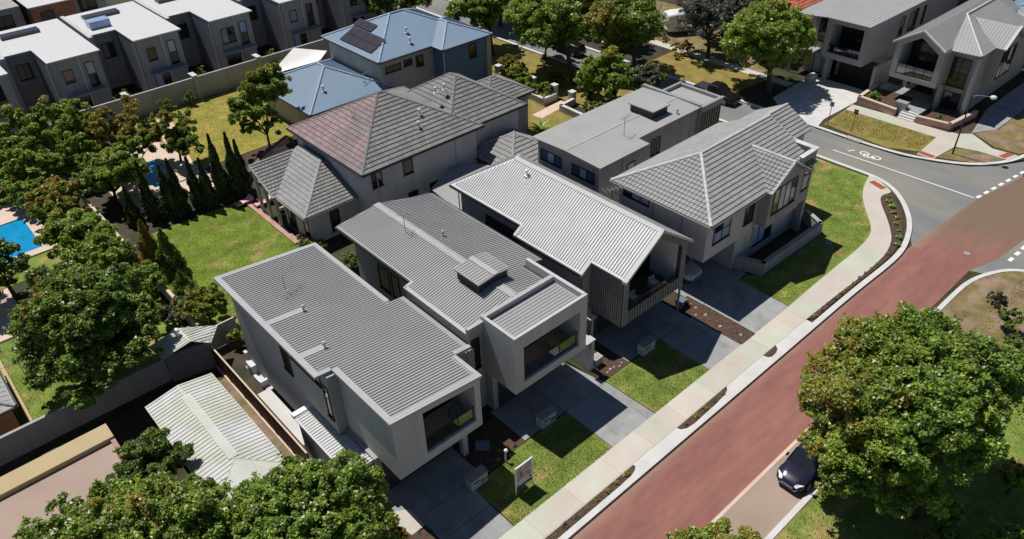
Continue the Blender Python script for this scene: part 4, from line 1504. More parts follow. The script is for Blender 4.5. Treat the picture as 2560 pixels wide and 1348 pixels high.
downpipe(h7, 28.1, 48.58, 0, 5.8, "render_light")
downpipe(h7, 36.3, 48.58, 0, 5.8, "render_light")
downpipe(h7, 25.9, 50.73, 0, 2.8, "render_light")
F7 = lambda x, y: 6+.53*min(y-48.15, x-26.55, 99)
for x, y in ((34.6, 49.9), (33.7, 48.9)):
    roof_vent(h7, x, y+1.2, F7(x, y+1.2)+.05, "plastic_white", 1.1)
for x, y in ((37.6, 53.2), (38.6, 53.2)):
    roof_vent(h7, x, y-.5, 5.85+.61*(y-.5-48.95)+.05, "plastic_white", 1.1)
antenna(h7, 29.9, 54.3, F7(29.9, 54.3)+.05, .8, 1.0, 1.0)
# low tiled roof between the big house and the flat block
h7b = thing("tiled_outbuilding", "low tiled hip roofed annexe squeezed between big tiled house and flat roof", "annexe", (42, 47, 0))
hip_house(h7b, 38.6, 45.0, 43.9, 50.4, 2.9, .55, "tile_grey", "cap_grey", .5, "render_mid")

# ---- blue roofed house
h8 = thing("blue_roofed_house", "blue metal roofed house with solar panels on its west slope", "house", (46, 72, 0))
rb8 = hip_house(h8, 41.0, 54.2, 67.1, 78.5, 6.0, .44, "roof_blue", "roof_blue_cap", .5, "render_beige", kind="sheet", sp=.3)
hip_house(h8, 47.9, 55.0, 65.2, 73.5, 5.98, .40, "roof_blue", "roof_blue_cap", .5, "render_blue", kind="sheet", sp=.3)
hip_house(h8, 32.3, 42.5, 67.15, 78.7, 3.0, .44, "roof_blue", "roof_blue_cap", .5, "render_beige", kind="sheet", sp=.3)
pz = lambda x: 6.0+.44*(x-41.0)
def solar(x0, x1, y0, y1):
    mb = MB()
    mb.prism([(x0, y0), (x1, y0), (x1, y1), (x0, y1)], lambda x, y: pz(x)+.10, lambda x, y: pz(x)+.15)
    mb.build("solar_panel", "solar", rb8)
for i in range(3):
    for j in range(4):
        solar(41.55+i*1.05, 42.55+i*1.05, 69.3+j*1.55, 70.8+j*1.55) if i < 2 else None
for j in range(3):
    solar(43.75, 44.75, 72.4+j*1.2, 73.55+j*1.2)
for x, y in ((46.6, 69.7), (46.0, 68.3)):
    roof_vent(h8, x, y, 6+.44*(y-67.1)+.03, "plastic_white", 1.2)
roof_vent(h8, 35.4, 69.4, 3+.44*2.2, "plastic_white", 1.2)
antenna(h8, 40.0, 68.9, 3+.44*1.75, .8, .3, 1.6)
for x, a, b, z0_, z1_ in ((42.0, 42.0, 44.0, 4.4, 5.1), (44.6, 44.4, 45.5, 4.5, 5.2), (46.2, 46.0, 47.0, 4.0, 5.2), (43.0, 42.9, 44.0, 1.0, 2.6)):
    window(h8, 'y', a, b, z0_, z1_, 67.6, 1, 1)
window(h8, 'y', 51.9, 53.0, 3.8, 5.4, 65.7, 1, 2)
downpipe(h8, 48.3, 65.6, 0, 5.8, "white_metal")
mb = MB()
mb.box(54.4, 55.0, 65.5, 66.0, 0, 5.9)
mb.build("porch_pier", "render_beige", h8)

# ---- white roofed terrace row along the back wall
def townhouse(i, x, label):
    t = thing("terrace_house", label, "house", (x+4.3, 97, 0), "white roofed terrace houses behind the wall")
    z = 6.5
    mb = MB()
    mb.prism([(x, 96.6), (x+3.0, 96.6), (x+3.0, 91.1), (x+8.5, 91.1), (x+8.5, 106), (x, 106)], z, z+.14)
    mb.build("roof", "roof_white", t)
    mb = MB()
    mb.box(x+.2, x+3.3, 97.0, 105.8, -.1, z)
    mb.box(x+3.3, x+8.2, 91.5, 105.8, -.1, z)
    mb.build("wall", "render_mid", t)
    mb = MB()
    mb.box(x+3.02, x+3.29, 91.4, 96.9, -.1, z-.02)
    mb.build("side_wall", "render_slate_shade", t)
    mb = MB()
    mb.box(x-.25, x+.19, 95.6, 106, -.1, z+.25)
    mb.build("gap_wall", "render_light", t)
    window(t, 'y', x+4.2, x+(5.2 if i % 3 else 5.9), 3.9 if i != 3 else 3.5, 5.3, 91.5, 1 if i % 3 else 2, 1, curt={(0, 0): 'glass_green'} if i in (3, 4) else None)
    window(t, 'y', x+6.6, x+7.5, 2.9, 5.6, 91.5, 1, 2, curt={(0, 1): "glass_blue_lit"} if i % 2 else ({(0, 1): "curtain"} if i == 2 else None))
    window(t, 'y', x+1.0, x+2.4, 3.6, 5.3, 97.0, 2, 1)
    window(t, 'y', x+4.2, x+6.0, .3, 2.4, 91.5, 2, 1, curt={(0, 0): "glass_blue_lit"} if i % 2 == 0 else None)
    mb = MB()
    mb.box(x+3.9, x+7.9, 90.3, 91.49, 2.55, 2.7)
    mb.build("canopy", "steel_grey" if i % 2 else "render_slate_shade", t)
    downpipe(t, x+6.1, 91.42, 0, 6.4, "white_metal")
    downpipe(t, x+2.95, 91.3, 0, 6.3, "roof_white")
    mb = MB()
    mb.box(x+1.5, x+5.6, 102.2, 103.6, z+.14, z+.5)
    mb.build("solar_panel", "solar", t)
    if i == 2:
        mb = MB()
        mb.box(x+.9, x+3.2, 98.3, 99.8, z+.14, z+1.0)
        mb.build("skylight", "glass_blue_lit", t)
    return t
TL = ["white roofed terrace house at the photo's left edge, partly behind trees",
      "white roofed terrace house with dark upper window above the tall green shrub",
      "white roofed terrace house with a blue skylight box on its roof",
      "white roofed terrace house third along the back wall towards the blue roof",
      "white roofed terrace house second before the blue roofed house",
      "white roofed terrace house nearest the blue roofed house at the row's end"]
for i, x in enumerate((3.3, 12.5, 21.6, 30.5, 39.7, 48.6)):
    townhouse(i, x, TL[i])
# second row
for i, (x, lab, wm) in enumerate(((10.0, "orange brick terrace house behind the white roofs at the top left", "brick_orange"), (20.5, "orange and grey terrace house behind the white roofs, next along the second row", "brick_orange"))):
    t = thing("terrace_house", lab, "house", (x+5, 122, 0))
    mb = MB()
    mb.box(x, x+5.4, 117, 128, -.1, 5.6)
    mb.build("wall", wm, t)
    mb = MB()
    mb.box(x+5.45, x+9.8, 119, 128, -.1, 5.6)
    mb.build("wall", "render_mid", t)
    mb = MB()
    mb.box(x-.3, x+6.0, 116.4, 128.4, 5.6, 5.75)
    mb.build("roof", "roof_white", t)
    window(t, 'y', x+1, x+2.6, 3, 4.8, 117, 2, 1)
    window(t, 'y', x+6.3, x+8.6, 2.8, 4.8, 119, 2, 1)

# ---- houses across the side street
h10 = thing("balcony_house", "pale house across the side street with one tall framed balcony above dark garage", "house", (88, 38, 0))
sheet_roof(h10, [(80.3, 42.6, 7.42), (80.3, 41.0, 7.42), (80.95, 39.4, 7.42), (80.95, 34.5, 7.42), (106, 33.9, 7.9), (106, 42.6, 7.9)], (1, 0, .03), "roof_light", .4, .016, .03, .12, .05)
mb = MB()
mb.box(86.2, 105, 34.9, 42.4, -.1, 7.25)
mb.box(83.4, 86.2, 38.9, 42.4, -.1, 7.25)
mb.box(84.6, 86.2, 33.6, 38.9, -.1, 3.0)
mb.build("wall", "render_mid", h10)
mb = MB()
mb.box(81.2, 86.2, 34.6, 39.4, 3.0, 3.3)
mb.box(81.2, 86.2, 38.85, 39.4, 3.3, 7.27)
mb.box(81.2, 86.2, 34.6, 35.15, 3.3, 7.27)
mb.box(81.2, 81.5, 35.15, 38.85, 3.3, 3.62)
mb.box(81.2, 86.2, 35.15, 38.85, 6.85, 7.27)
mb.build("front_box", "render_grey", h10)
balcony(h10, 'x', 35.15, 38.85, 3.45, 6.85, 81.2, 2.6, cols=4)
garage_door(h10, 'x', 34.0, 38.6, .02, 2.6, 84.6)
mb = MB()
mb.box(82.3, 86.2, 33.35, 33.7, 0, 3.0)
mb.box(82.6, 84.5, 38.9, 39.4, 0, 3.0)
mb.build("pier", "render_grey", h10)
mb = MB()
mb.box(81.6, 84.2, 40.0, 43.4, 2.9, 3.05)
mb.box(81.6, 81.75, 43.1, 43.4, 0, 2.9)
mb.build("porch_canopy", "roof_light", h10)
window(h10, 'x', 40.2, 41.2, .1, 2.4, 83.4, 1, 1, glass="glass_blue_lit")
window(h10, 'x', 40.3, 41.3, 3.8, 6.6, 83.4, 1, 1)
for x in (89.3, 91.5, 94.8):
    window(h10, 'y', x, x+(.9 if x < 94 else .6), 4.3, 6.4, 34.9, 1, 1)
window(h10, 'y', 92.7, 93.4, 3.8, 6.6, 34.9, 1, 1)
roof_vent(h10, 92.0, 36.6, 7.65, "dark_metal", 1.0)
roof_vent(h10, 98.0, 36.2, 7.75, "dark_metal", 1.0)
# ---- gabled house
h11 = thing("gabled_house", "grey house across the side street with a five sided gable balcony and stone steps", "house", (88, 27, 0))
ga, gze2, gzr = 29.2, 6.7, 8.3
def gz11(y):
    return gzr-abs(y-ga)*.62
cut = lambda pts: pts
wl = [(81.1, 31.9, gz11(31.9)), (81.1, ga, gzr), (100, ga, gzr), (100, 31.9, gz11(31.9))]
wr = [(81.1, ga, gzr), (81.1, 26.7, gz11(26.7)), (100, 26.7, gz11(26.7)), (100, ga, gzr)]
sheet_roof(h11, wl, (0, 1, -.62), "roof_grey", .28, .03, .06, .12, .1)
sheet_roof(h11, wr, (0, -1, -.62), "roof_grey", .28, .03, .06, .12, .1)
mb = MB()
for pts, s in ((wl, 1), (wr, -1)):
    ys = (31.95, ga) if s > 0 else (ga, 26.65)
    mb.extr([(81.0, ys[0], gz11(ys[0])-.12), (81.0, ys[1], gz11(ys[1])-.12), (81.0, ys[1], gz11(ys[1])+.06), (81.0, ys[0], gz11(ys[0])+.06)], (.3, 0, 0))
mb.build("barge_capping", "cap_white", h11)
# crossing gable to the street corner (faces south-west)
hx0, hx1, hy0, hz0, hxr = 83.6, 91.0, 23.9, 5.9, 87.6
hzr = 8.1

sheet_roof(h11, [(82.5, 26.75, 6.6), (82.75, 23.8, 6.6), (88.5, 28.2, 8.42)], (1, .3, .4), "roof_light", .3, .035, .07, .1, .15)
sheet_roof(h11, [(82.75, 23.8, 6.6), (96.0, 23.8, 6.6), (96.0, 28.2, 8.42), (88.5, 28.2, 8.42)], (0, 1, .5), "roof_grey", .3, .03, .06, .1, .15)
mb = MB()
mb.tube([(82.7, 23.8, 6.68), (88.5, 28.2, 8.48)], .11, 6)
mb.tube([(88.5, 28.2, 8.48), (96.0, 28.2, 8.48)], .11, 6)
mb.build("hip_capping", "cap_white", h11)
# side gablet
sheet_roof(h11, [(86.2, 22.9, 6.6), (88.7, 22.9, 8.3), (88.7, 27.4, 8.3), (86.2, 24.2, 6.6)], (1, 0, .7), "roof_light", .3, .035, .07, .1, .15)
sheet_roof(h11, [(88.7, 22.9, 8.3), (91.2, 22.9, 6.6), (91.2, 24.2, 6.6), (88.7, 27.4, 8.3)], (1, 0, -.7), "roof_light", .3, .035, .07, .1, .15)
mb = MB()
mb.extr([(86.1, 22.8, 6.5), (88.7, 22.8, 8.27), (88.7, 22.8, 8.42), (86.1, 22.8, 6.66)], (0, .25, 0))
mb.extr([(88.7, 22.8, 8.27), (91.3, 22.8, 6.5), (91.3, 22.8, 6.66), (88.7, 22.8, 8.42)], (0, .25, 0))
mb.build("barge_capping", "roof_white", h11)
mb = MB()
mb.box(85.2, 99.5, 26.9, 31.4, -.1, 6.3)
mb.prism([(85.2, 26.9), (99.5, 26.9), (99.5, ga), (85.2, ga)], 6.3, lambda x, y: gz11(y)-.14)
mb.prism([(85.2, ga), (99.5, ga), (99.5, 31.4), (85.2, 31.4)], 6.3, lambda x, y: gz11(y)-.14)
mb.box(83.2, 99.5, 24.2, 26.9, -.1, 6.48)
mb.box(86.5, 90.9, 23.2, 24.2, 2.9, 6.5)
mb.extr([(86.6, 23.2, 6.5), (90.8, 23.2, 6.5), (88.7, 23.2, 8.1)], (0, 1.2, 0))
mb.build("wall", "render_mid", h11)
mb = MB()
bx0 = 81.15
mb.box(bx0, 85.2, 26.6, 31.5, 2.95, 3.45)
mb.box(bx0, 85.2, 30.95, 31.5, 3.45, 5.4)
mb.box(bx0, 85.2, 26.6, 27.2, 3.45, 5.4)
mb.box(bx0+.35, 85.2, 30.95, 31.5, 5.4, 6.6)
mb.box(bx0+.35, 85.2, 26.6, 27.2, 5.4, 6.6)
for s in (1, -1):
    yo, yi = (31.5, 30.95) if s > 0 else (26.6, 27.2)
    mb.extr([(bx0, yo, gz11(yo)-.13), (bx0, ga, gzr-.13), (bx0, ga, gzr-.72), (bx0, yi, gz11(yi)-.72), (bx0, yi, 5.4), (bx0, yo, 5.4)], (.35, 0, 0))
mb.build("front_box", "render_grey", h11)
balcony(h11, 'x', 27.2, 30.95, 3.46, 6.4, bx0, 2.6, cols=4)
window(h11, 'x', 24.6, 26.4, 2.9, 5.9, 83.2, 2, 1)
window(h11, 'y', 86.9, 90.5, 3.2, 6.2, 23.2, 4, 2, curt={(1, 0): "curtain", (2, 1): "curtain"})
window(h11, 'x', 28.0, 30.9, .4, 2.6, 85.2, 3, 1)
mb = MB()
mb.box(82.6, 83.1, 26.4, 26.85, 0, 2.94)
mb.box(82.75, 83.19, 23.75, 24.15, 0, 6.4)
mb.build("pier", "render_grey", h11)
window(h11, 'x', 24.6, 26.3, .1, 2.3, 83.2, 1, 1)
# steps and terrace
mb = MB()
mb.box(79.9, 85.19, 26.86, 33.0, -.1, .55)
mb.build("terrace", "drive_concrete", h11)
for k in range(4):
    mb = MB()
    mb.box(78.6+k*.33, 79.9, 26.9, 28.6, -.05+k*.14, .09+k*.14)
    mb.build("step", "kerb_concrete", h11)
def low_wall(label, pts, h, mat="brick_pink", t=.3, cap=True, capm="paver_pink", z0=-.1, name="retaining_wall", cat="wall"):
    r = thing(name, label, cat, (pts[0][0], pts[0][1], 0))
    w, c = MB(), MB()
    for a, b in zip(pts[:-1], pts[1:]):
        a, b = Vector(a), Vector(b)
        d = (b-a).normalized()
        n = Vector((-d.y, d.x))*t/2
        n2 = n*1.25
        e = d*(t/2-.006)
        w.prism([tuple(a+n-e), tuple(a-n-e), tuple(b-n+e), tuple(b+n+e)], z0, h)
        c.prism([tuple(a+n2-e), tuple(a-n2-e), tuple(b-n2+e), tuple(b+n2+e)], h+.001, h+.07)
    w.build("wall_face", mat, r)
    if cap:
        c.build("coping", capm, r)
    return r
low_wall("pink brick retaining wall left of the stone steps across the street", [(83.0, 33.3), (79.2, 33.1), (78.75, 29.0)], .75)
low_wall("pink brick retaining wall right of the stone steps across the street", [(78.8, 26.6), (79.3, 23.6), (84.0, 23.0)], .7)
patch("garden_bed", [(79.4, 32.9), (83, 33.0), (83, 29), (79.1, 29)], "mulch", .62)
patch("garden_bed", [(79.2, 26.3), (79.6, 23.8), (83.6, 23.4), (83.6, 26.0)], "mulch", .58)
patch("garden_bed", [(78.7, 26.4), (78.9, 23.2), (84, 22.5), (84.2, 22.9), (79.2, 23.5), (78.95, 26.4)], "mulch", .03)
# far roofs
far = thing("terracotta_roofed_house", "distant house with terracotta red roof behind the street trees", "house", (92, 48, 0))
hip_house(far, 86.5, 100, 44.6, 54, 3.0, .5, "terracotta", "terracotta", .5, "render_beige")
far2 = thing("grey_roofed_house", "dim house at the photo's top right corner behind the pale balcony house", "house", (110, 36, 0))
hip_house(far2, 106.5, 121, 30, 44, 6.0, .4, "roof_light", "flashing", .5, "render_dark", kind="sheet", sp=.4)
far4 = thing("blue_roofed_house", "blue grey roofed house at the right edge of the photo behind the gabled house", "house", (112, 24, 0))
hip_house(far4, 101, 118, 20.5, 30, 5.0, .42, "roof_blue", "roof_blue_cap", .5, "render_mid", kind="sheet", sp=.4)
far3 = thing("white_roofed_house", "small white roofed house at the top beyond the bare street trees", "house", (98, 66, 0))
hip_house(far3, 92, 103, 60, 69, 2.9, .45, "roof_white", "roof_white", .5, "render_beige", kind="sheet", sp=.4)
far5 = thing("terracotta_roofed_house", "red brick house with tiled roof at the top of the side street", "house", (84, 84, 0))
hip_house(far5, 80, 92, 76, 86, 3.0, .5, "terracotta", "cap_dark", .5, "brick_orange")
far6 = thing("grey_roofed_house", "grey roofed house beyond the trees at the top centre", "house", (66, 118, 0))
hip_house(far6, 60, 74, 112, 122, 3.0, .45, "roof_light", "flashing", .5, "render_beige", kind="sheet", sp=.4)

# ------------------------------------------------------------------ walls, fences, sheds
def wall_run(label, x0, x1, y, h, mat, t=.25, pier=None, capm=None, name="boundary_wall"):
    r = thing(name, label, "wall", (x0, y, 0))
    mb = MB()
    mb.box(x0, x1, y-t/2, y+t/2, -.1, h)
    mb.build("wall_face", mat, r)
    if pier:
        for px, ph in pier:
            mb = MB()
            mb.box(px-.28, px+.28, y-t/2-.16, y+t/2+.16, -.1, ph)
            p = mb.build("pier", mat, r)
            mb = MB()
            mb.box(px-.3, px+.3, y-t/2-.18, y+t/2+.9, ph+.001, ph+.06)
            mb.build("pier_cap", "roof_white", p)
    return r
wall_run("long grey rendered wall between the terrace houses and the back gardens", 16.0, 46.0, 86.6, 2.55, "render_grey", .25, [(20.9, 2.75), (28.6, 2.75), (36.5, 2.75)])
wall_run("grey rendered wall behind the tall green shrubs at the left", -20, 15.95, 86.7, 2.2, "render_grey", .25)
wall_run("tall dark wall across the shaded yard, below the big dark tree", -30, 9.15, 43.62, 1.85, "render_mid", .22)
low_wall("narrow pale wall along the boundary left of the cypress row", [(10.75, 76.5), (10.75, 44.4)], 1.15, "stone_pale", .2, True, "paver_pink", name="garden_wall")
low_wall("low tan garden edge wall beside the grey shed at the left edge", [(-.75, 56), (-.75, 44.0)], .45, "parapet_tan", .25, False, name="garden_wall")
low_wall("low brick wall with steps below the slim backyard tree", [(23.2, 64.4), (26.2, 66.9), (30.2, 69.2)], .7, "brick_pink", .3, True, "timber", name="garden_wall")
low_wall("brick edging strip beside the tiled wing and back lawn", [(21.7, 52.2), (21.7, 61.2)], .14, "brick_pink", .55, False, name="garden_edging", cat="edging")
r = thing("garden_steps", "short flight of brick steps beside the slim backyard tree", "steps", (28.2, 67.6, 0))
for k in range(3):
    mb = MB()
    mb.box(27.2, 29.4, 66.9+k*.42, 67.3+k*.42, -.05, .18+.16*k)
    mb.build("step", "paver_pink", r)
# stone front garden walls and pillars by the trees
low_wall("L shaped low pale stone wall around the leafy front garden", [(55.2, 62.0), (55.0, 56.9), (56.9, 57.0)], .75, "stone_pale", .3, True, "kerb_concrete", name="stone_wall")
low_wall("low pale stone wall on the street side of the pink path", [(57.2, 54.6), (55.2, 54.4), (55.0, 49.8)], .75, "stone_pale", .3, True, "kerb_concrete", name="stone_wall")
for i, (x, y, h, lab) in enumerate(((57.2, 57.5, 1.5, "square pale stone pillar at the corner of the L shaped garden wall"), (57.6, 55.1, 1.3, "square pale stone pillar across the pink path from the corner pillar"),
                                    (57.4, 61.2, 1.2, "short pale pillar with white cap among the front garden shrubs"), (56.4, 66.0, 1.6, "dark stone gate pillar nearest the blue house"), (55.8, 64.6, 1.2, "brown topped short pillar beside the blue house's garden"))):
    r = thing("stone_pillar", lab, "pillar", (x, y, 0), "stone pillars of the front gardens")
    mb = MB()
    mb.box(x-.3, x+.3, y-.3, y+.3, -.05, h)
    mb.build("shaft", "stone_pale" if i < 3 else "render_mid", r)
    mb = MB()
    mb.box(x-.36, x+.36, y-.36, y+.36, h+.001, h+.1)
    mb.build("cap", "kerb_concrete" if i != 4 else "terracotta", r)
# maroon sheet fence along the nearest house
r = thing("metal_fence", "maroon sheet metal fence with pale top rail beside the nearest house", "fence", (10.2, 36, 0))
for k in range(6):
    y = 30.1+k*2.08
    mb = MB()
    mb.box(10.19, 10.23, y+.06, y+2.02, .06, 1.72)
    for q in range(9):
        mb.box(10.165, 10.19, y+.12+q*.21, y+.2+q*.21, .08, 1.7)
    mb.build("panel", "fence_maroon", r)
for k in range(7):
    y = 30.1+k*2.08
    mb = MB()
    mb.box(10.14, 10.26, y-.05, y+.05, -.05, 1.78)
    mb.build("post", "fence_maroon", r)
mb = MB()
mb.box(10.15, 10.25, 30.05, 42.7, 1.781, 1.83)
mb.build("rail", "paver_pink", r)
mb = MB()
mb.box(10.06, 10.27, 30.0, 42.7, -.05, .055)
mb.build("plinth", "paver_pink", r)
r = thing("metal_fence", "grey ribbed sheet fence at the back of the nearest house", "fence", (11.6, 44.3, 0))
for k in range(2):
    mb = MB()
    x = 10.75+k*.95
    mb.box(x+.04, x+.92, 44.28, 44.31, .05, 1.8)
    for q in range(6):
        mb.box(x+.08+q*.14, x+.13+q*.14, 44.25, 44.28, .05, 1.8)
    mb.build("panel", "steel_grey", r)
for k in range(3):
    mb = MB()
    mb.box(10.70+k*.95, 10.78+k*.95, 44.24, 44.34, 0, 1.85)
    mb.build("post", "steel_grey", r)
mb = MB()
mb.box(10.7, 12.7, 44.25, 44.34, 1.851, 1.9)
mb.build("rail", "roof_white", r)
r = thing("metal_fence", "low white edge fence by the mulch bed at the bottom edge", "fence", (11, 25, 0))
mb = MB()
mb.tube([(11.0, 26.2, .35), (11.1, 24.0, .3)], .03, 5)
for k in range(3):
    mb.tube([(11.0+.05*k, 26.1-k*1.0, -.03), (11.0+.05*k, 26.1-k*1.0, .35)], .025, 5)
mb.build("rail", "white_metal", r)
# garden shed and garage with cream ribbed roof
sh = thing("garage", "garage with pale cream ribbed roof beyond the maroon fence", "garage", (7, 36, 0))
ZE, ZR = 2.05, 2.42
sheet_roof(sh, [(4.75, 39.85, ZE), (4.75, 29.9, ZE), (6.9, 32.0, ZR), (6.9, 39.85, ZR)], (1, 0, .17), "roof_cream", .29, .04, .07, .08, .05)
sheet_roof(sh, [(6.9, 39.85, ZR), (6.9, 32.0, ZR), (9.05, 29.9, ZE), (9.05, 39.85, ZE)], (1, 0, -.17), "roof_cream", .29, .04, .07, .08, .05)
sheet_roof(sh, [(4.75, 29.85, ZE), (9.05, 29.85, ZE), (6.9, 31.97, ZR)], (0, 1, .17), "roof_cream", .6, .012, .04, .08, .05)
mb = MB()
mb.prism([(6.62, 32.1), (7.18, 32.1), (7.18, 38.6), (6.62, 38.6)], lambda x, y: ZR-abs(x-6.9)*.17, lambda x, y: ZR+.075-abs(x-6.9)*.17)
mb.build("ridge_capping", "roof_cream", sh)
mb = MB()
mb.box(5.0, 8.8, 30.2, 39.6, -.05, ZE-.08)
mb.build("wall", "render_dark", sh)
s2 = thing("garden_shed", "small shed with pale green ribbed roof and a spinning roof vent", "shed", (9, 43.5, 0))
sheet_roof(s2, [(7.0, 44.8, 2.3), (7.2, 43.0, 2.3), (9.2, 43.0, 2.62), (9.1, 44.9, 2.62)], (1, 0, .15), "roof_cream", .25, .035, .06, .07, .05)
sheet_roof(s2, [(9.2, 43.0, 2.62), (10.2, 42.3, 2.3), (11.3, 43.7, 2.3), (9.1, 44.9, 2.62)], (1, 0, -.15), "roof_cream", .25, .035, .06, .07, .05)
mb = MB()
mb.prism([(7.3, 43.9), (7.4, 43.2), (10.1, 42.6), (10.6, 43.5), (9.0, 44.6)], -.05, 2.2)
mb.build("wall", "render_dark", s2)
mb = MB()
mb.tube([(8.8, 44.2, 2.5), (8.8, 44.2, 2.85)], .13, 8)
mb.ball((8.8, 44.2, 3.0), .24, 10, 6, .75)
mb.build("roof_vent", "white_metal", s2)
# peach flat roofed building bottom left
pb = thing("flat_roofed_building", "low building with peach flat roof and tan parapet at the bottom left", "building", (-2, 34, 0))
mb = MB()
mb.box(-20, 2.45, 28.0, 38.9, -.1, 2.75)
mb.build("wall", "render_beige", pb)
mb = MB()
mb.box(-20, 2.2, 28.0, 37.6, 2.751, 2.8)
mb.build("roof_surface", "membrane", pb)
mb = MB()
mb.box(-20, 2.45, 37.6, 38.9, 2.752, 3.12)
mb.build("parapet", "parapet_tan", pb)
mb = MB()
mb.box(2.2, 2.45, 33.5, 37.59, 2.752, 2.98)
mb.build("parapet", "brick_pink", pb)
mb = MB()
mb.prism([(-5, 33.7), (2.2, 33.7), (2.2, 33.5), (-5, 33.5)], 2.81, 2.95)
mb.build("gutter", "white_metal", pb)
# grey hipped outhouse at the left edge
oh = thing("outhouse", "grey hip roofed brick outhouse cut by the left edge", "shed", (-4, 48, 0))
hip_house(oh, -8, -1.0, 44.9, 52, 2.5, .3, "roof_light", "roof_light", .35, "brick_orange", kind="sheet", sp=.5)
# small curved roof vehicle cover / bin store in the shade
r = thing("bin_store", "small curved top bin shelter in the shade behind the peach roof", "shelter", (0.0, 40.6, 0))
mb = MB()
pr = [(-.95, 0), (-.95, 1.0), (-.8, 1.25), (-.4, 1.4), (.4, 1.4), (.8, 1.25), (.95, 1.0), (.95, 0)]
mb.extr([(-.6+u, 39.6, z) for u, z in pr], (0, 1.4, 0))
mb.build("shell", "dark_metal", r)
mb = MB()
mb.box(-1.3, .1, 39.55, 39.598, .05, .95)
mb.build("front_panel", "bay_paving", r)
# H5 low retaining wall
low_wall("curved grey retaining wall below the corner house's front bay", [(44.5, 25.2), (45.35, 22.95), (53.4, 22.85), (54.3, 24.6)], 1.05, "render_mid", .3, True, "render_mid", name="retaining_wall")
# ------------------------------------------------------------------ street furniture and small things
SEG = {'0': 'abcdef', '1': 'bc', '3': 'abgcd', '5': 'afgcd', '7': 'abc'}
def digits(txt, x, y, z, h, parent, mat="ink_black"):
    """raised house numbers on a face looking to -y"""
    w = h*.5
    s = h*.13
    mb = MB()
    for ch in txt:
        for g_ in SEG[ch]:
            if g_ in 'agd':
                zz = {'a': z+h-s, 'g': z+h/2-s/2, 'd': z}[g_]
                mb.box(x, x+w, y-.012, y, zz, zz+s)
            else:
                xx = x if g_ in 'fe' else x+w-s
                z0_, z1_ = (z+h/2, z+h) if g_ in 'fb' else (z, z+h/2)
                mb.box(xx, xx+s, y-.013, y, z0_, z1_)
        x += w*1.35
    return mb.build("number", mat, parent)

def letterbox(x, y, label, txt=None, w=1.2, d=.55, h=.82, ax='y'):
    r = thing("letterbox", label, "letterbox", (x, y, 0), "rendered letterboxes by the driveways")
    mb = MB()
    mb.box(x-w/2, x+w/2, y-d/2, y+d/2, -.05, h)
    mb.build("pillar", "render_light", r)
    mb = MB()
    mb.box(x-w/2-.04, x+w/2+.04, y-d/2-.04, y+d/2+.04, h+.001, h+.06)
    mb.build("cap", "steel_grey", r)
    mb = MB()
    mb.box(x-w*.38, x+w*.05, y-d/2-.016, y-d/2-.001, h*.62, h*.74)
    mb.build("slot", "dark_metal", r)
    if txt:
        digits(txt, x+.02, y-d/2-.001, h*.25, .28, r)
    return r
letterbox(16.75, 22.9, "low rendered letterbox at the lawn corner by the nearest driveway", "107")
letterbox(22.85, 23.5, "low rendered letterbox in shade beside the parapet house's driveway", "105")
letterbox(32.3, 23.45, "low rendered letterbox in shade beside the finned house's driveway")
r = letterbox(80.0, 28.9, "boxy pale letterbox on the brick wall across the street", None, .7, 1.1, 1.15)
r = thing("garden_pot", "small blue grey box planter in shade beside the nearest house's garage", "planter", (18.6, 24.6, 0))
mb = MB()
mb.prism([(18.2, 24.75), (18.85, 24.2), (19.1, 24.5), (18.45, 25.05)], -.05, .5)
mb.build("pot", "pot_blue", r)
for (x, y, lab) in ((37.75, 24.75, "blue box planter beside the mulch bed and the finned house's corner"), (28.9, 24.9, "pale box planter by the finned house's porch")):
    r = thing("garden_pot", lab, "planter", (x, y, 0))
    mb = MB()
    mb.hexa([(x-.3, y-.22, 0), (x+.3, y-.22, 0), (x+.3, y+.22, 0), (x-.3, y+.22, 0), (x-.36, y-.28, .7), (x+.36, y-.28, .7), (x+.36, y+.28, .7), (x-.36, y+.28, .7)])
    mb.build("pot", "pot_blue" if x > 30 else "stone_pale", r)
r = thing("tap_post", "short white garden tap post at the corner of the front lawn", "post", (19.0, 22.95, 0))
mb = MB()
mb.tube([(19.0, 22.95, -.05), (19.0, 22.95, .85)], .05, 6)
mb.build("post", "white_metal", r)
mb = MB()
mb.ball((19.05, 22.95, .92), .13, 8, 5)
mb.build("head", "white_metal", r)
# for sale board
sg = thing("sign_board", "white framed property sign board standing on the front lawn", "sign", (18.3, 20.8, 0))
sx0, sx1, sy = 17.85, 19.05, 20.75
mb = MB()
for x in (sx0-.05, sx1):
    mb.box(x, x+.05, sy-.03, sy+.03, -.05, 2.3)
mb.build("post", "white_metal", sg)
mb = MB()
mb.box(sx0, sx1, sy-.02, sy+.02, .42, 2.22)
pn = mb.build("panel", "plastic_white", sg)
def prn(name, u0, u1, v0, v1, mat, dd=.0):
    mb = MB()
    mb.box(sx0+(sx1-sx0)*u0, sx0+(sx1-sx0)*u1, sy-.024-dd, sy-.0205, .42+1.8*v0, .42+1.8*v1)
    mb.build(name, mat, pn)
prn("photo_print", .05, .48, .62, .95, "print_grey")
prn("photo_print", .52, .95, .62, .95, "print_grey")
prn("photo_print", .05, .95, .36, .60, "print_grey")
prn("photo_print", .24, .42, .5, .72, "print_red", .003)
prn("photo_print", .52, .66, .62, .84, "print_orange", .003)
prn("band", .0, 1.0, .0, .12, "print_blue")
prn("logo", .82, .93, .2, .3, "ink_black")
prn("logo", .06, .14, .15, .21, "ink_black")
mb = MB()
mb.box(sx0-.06, sx1+.06, sy-.035, sy+.035, 2.22, 2.27)
mb.build("rail", "white_metal", sg)
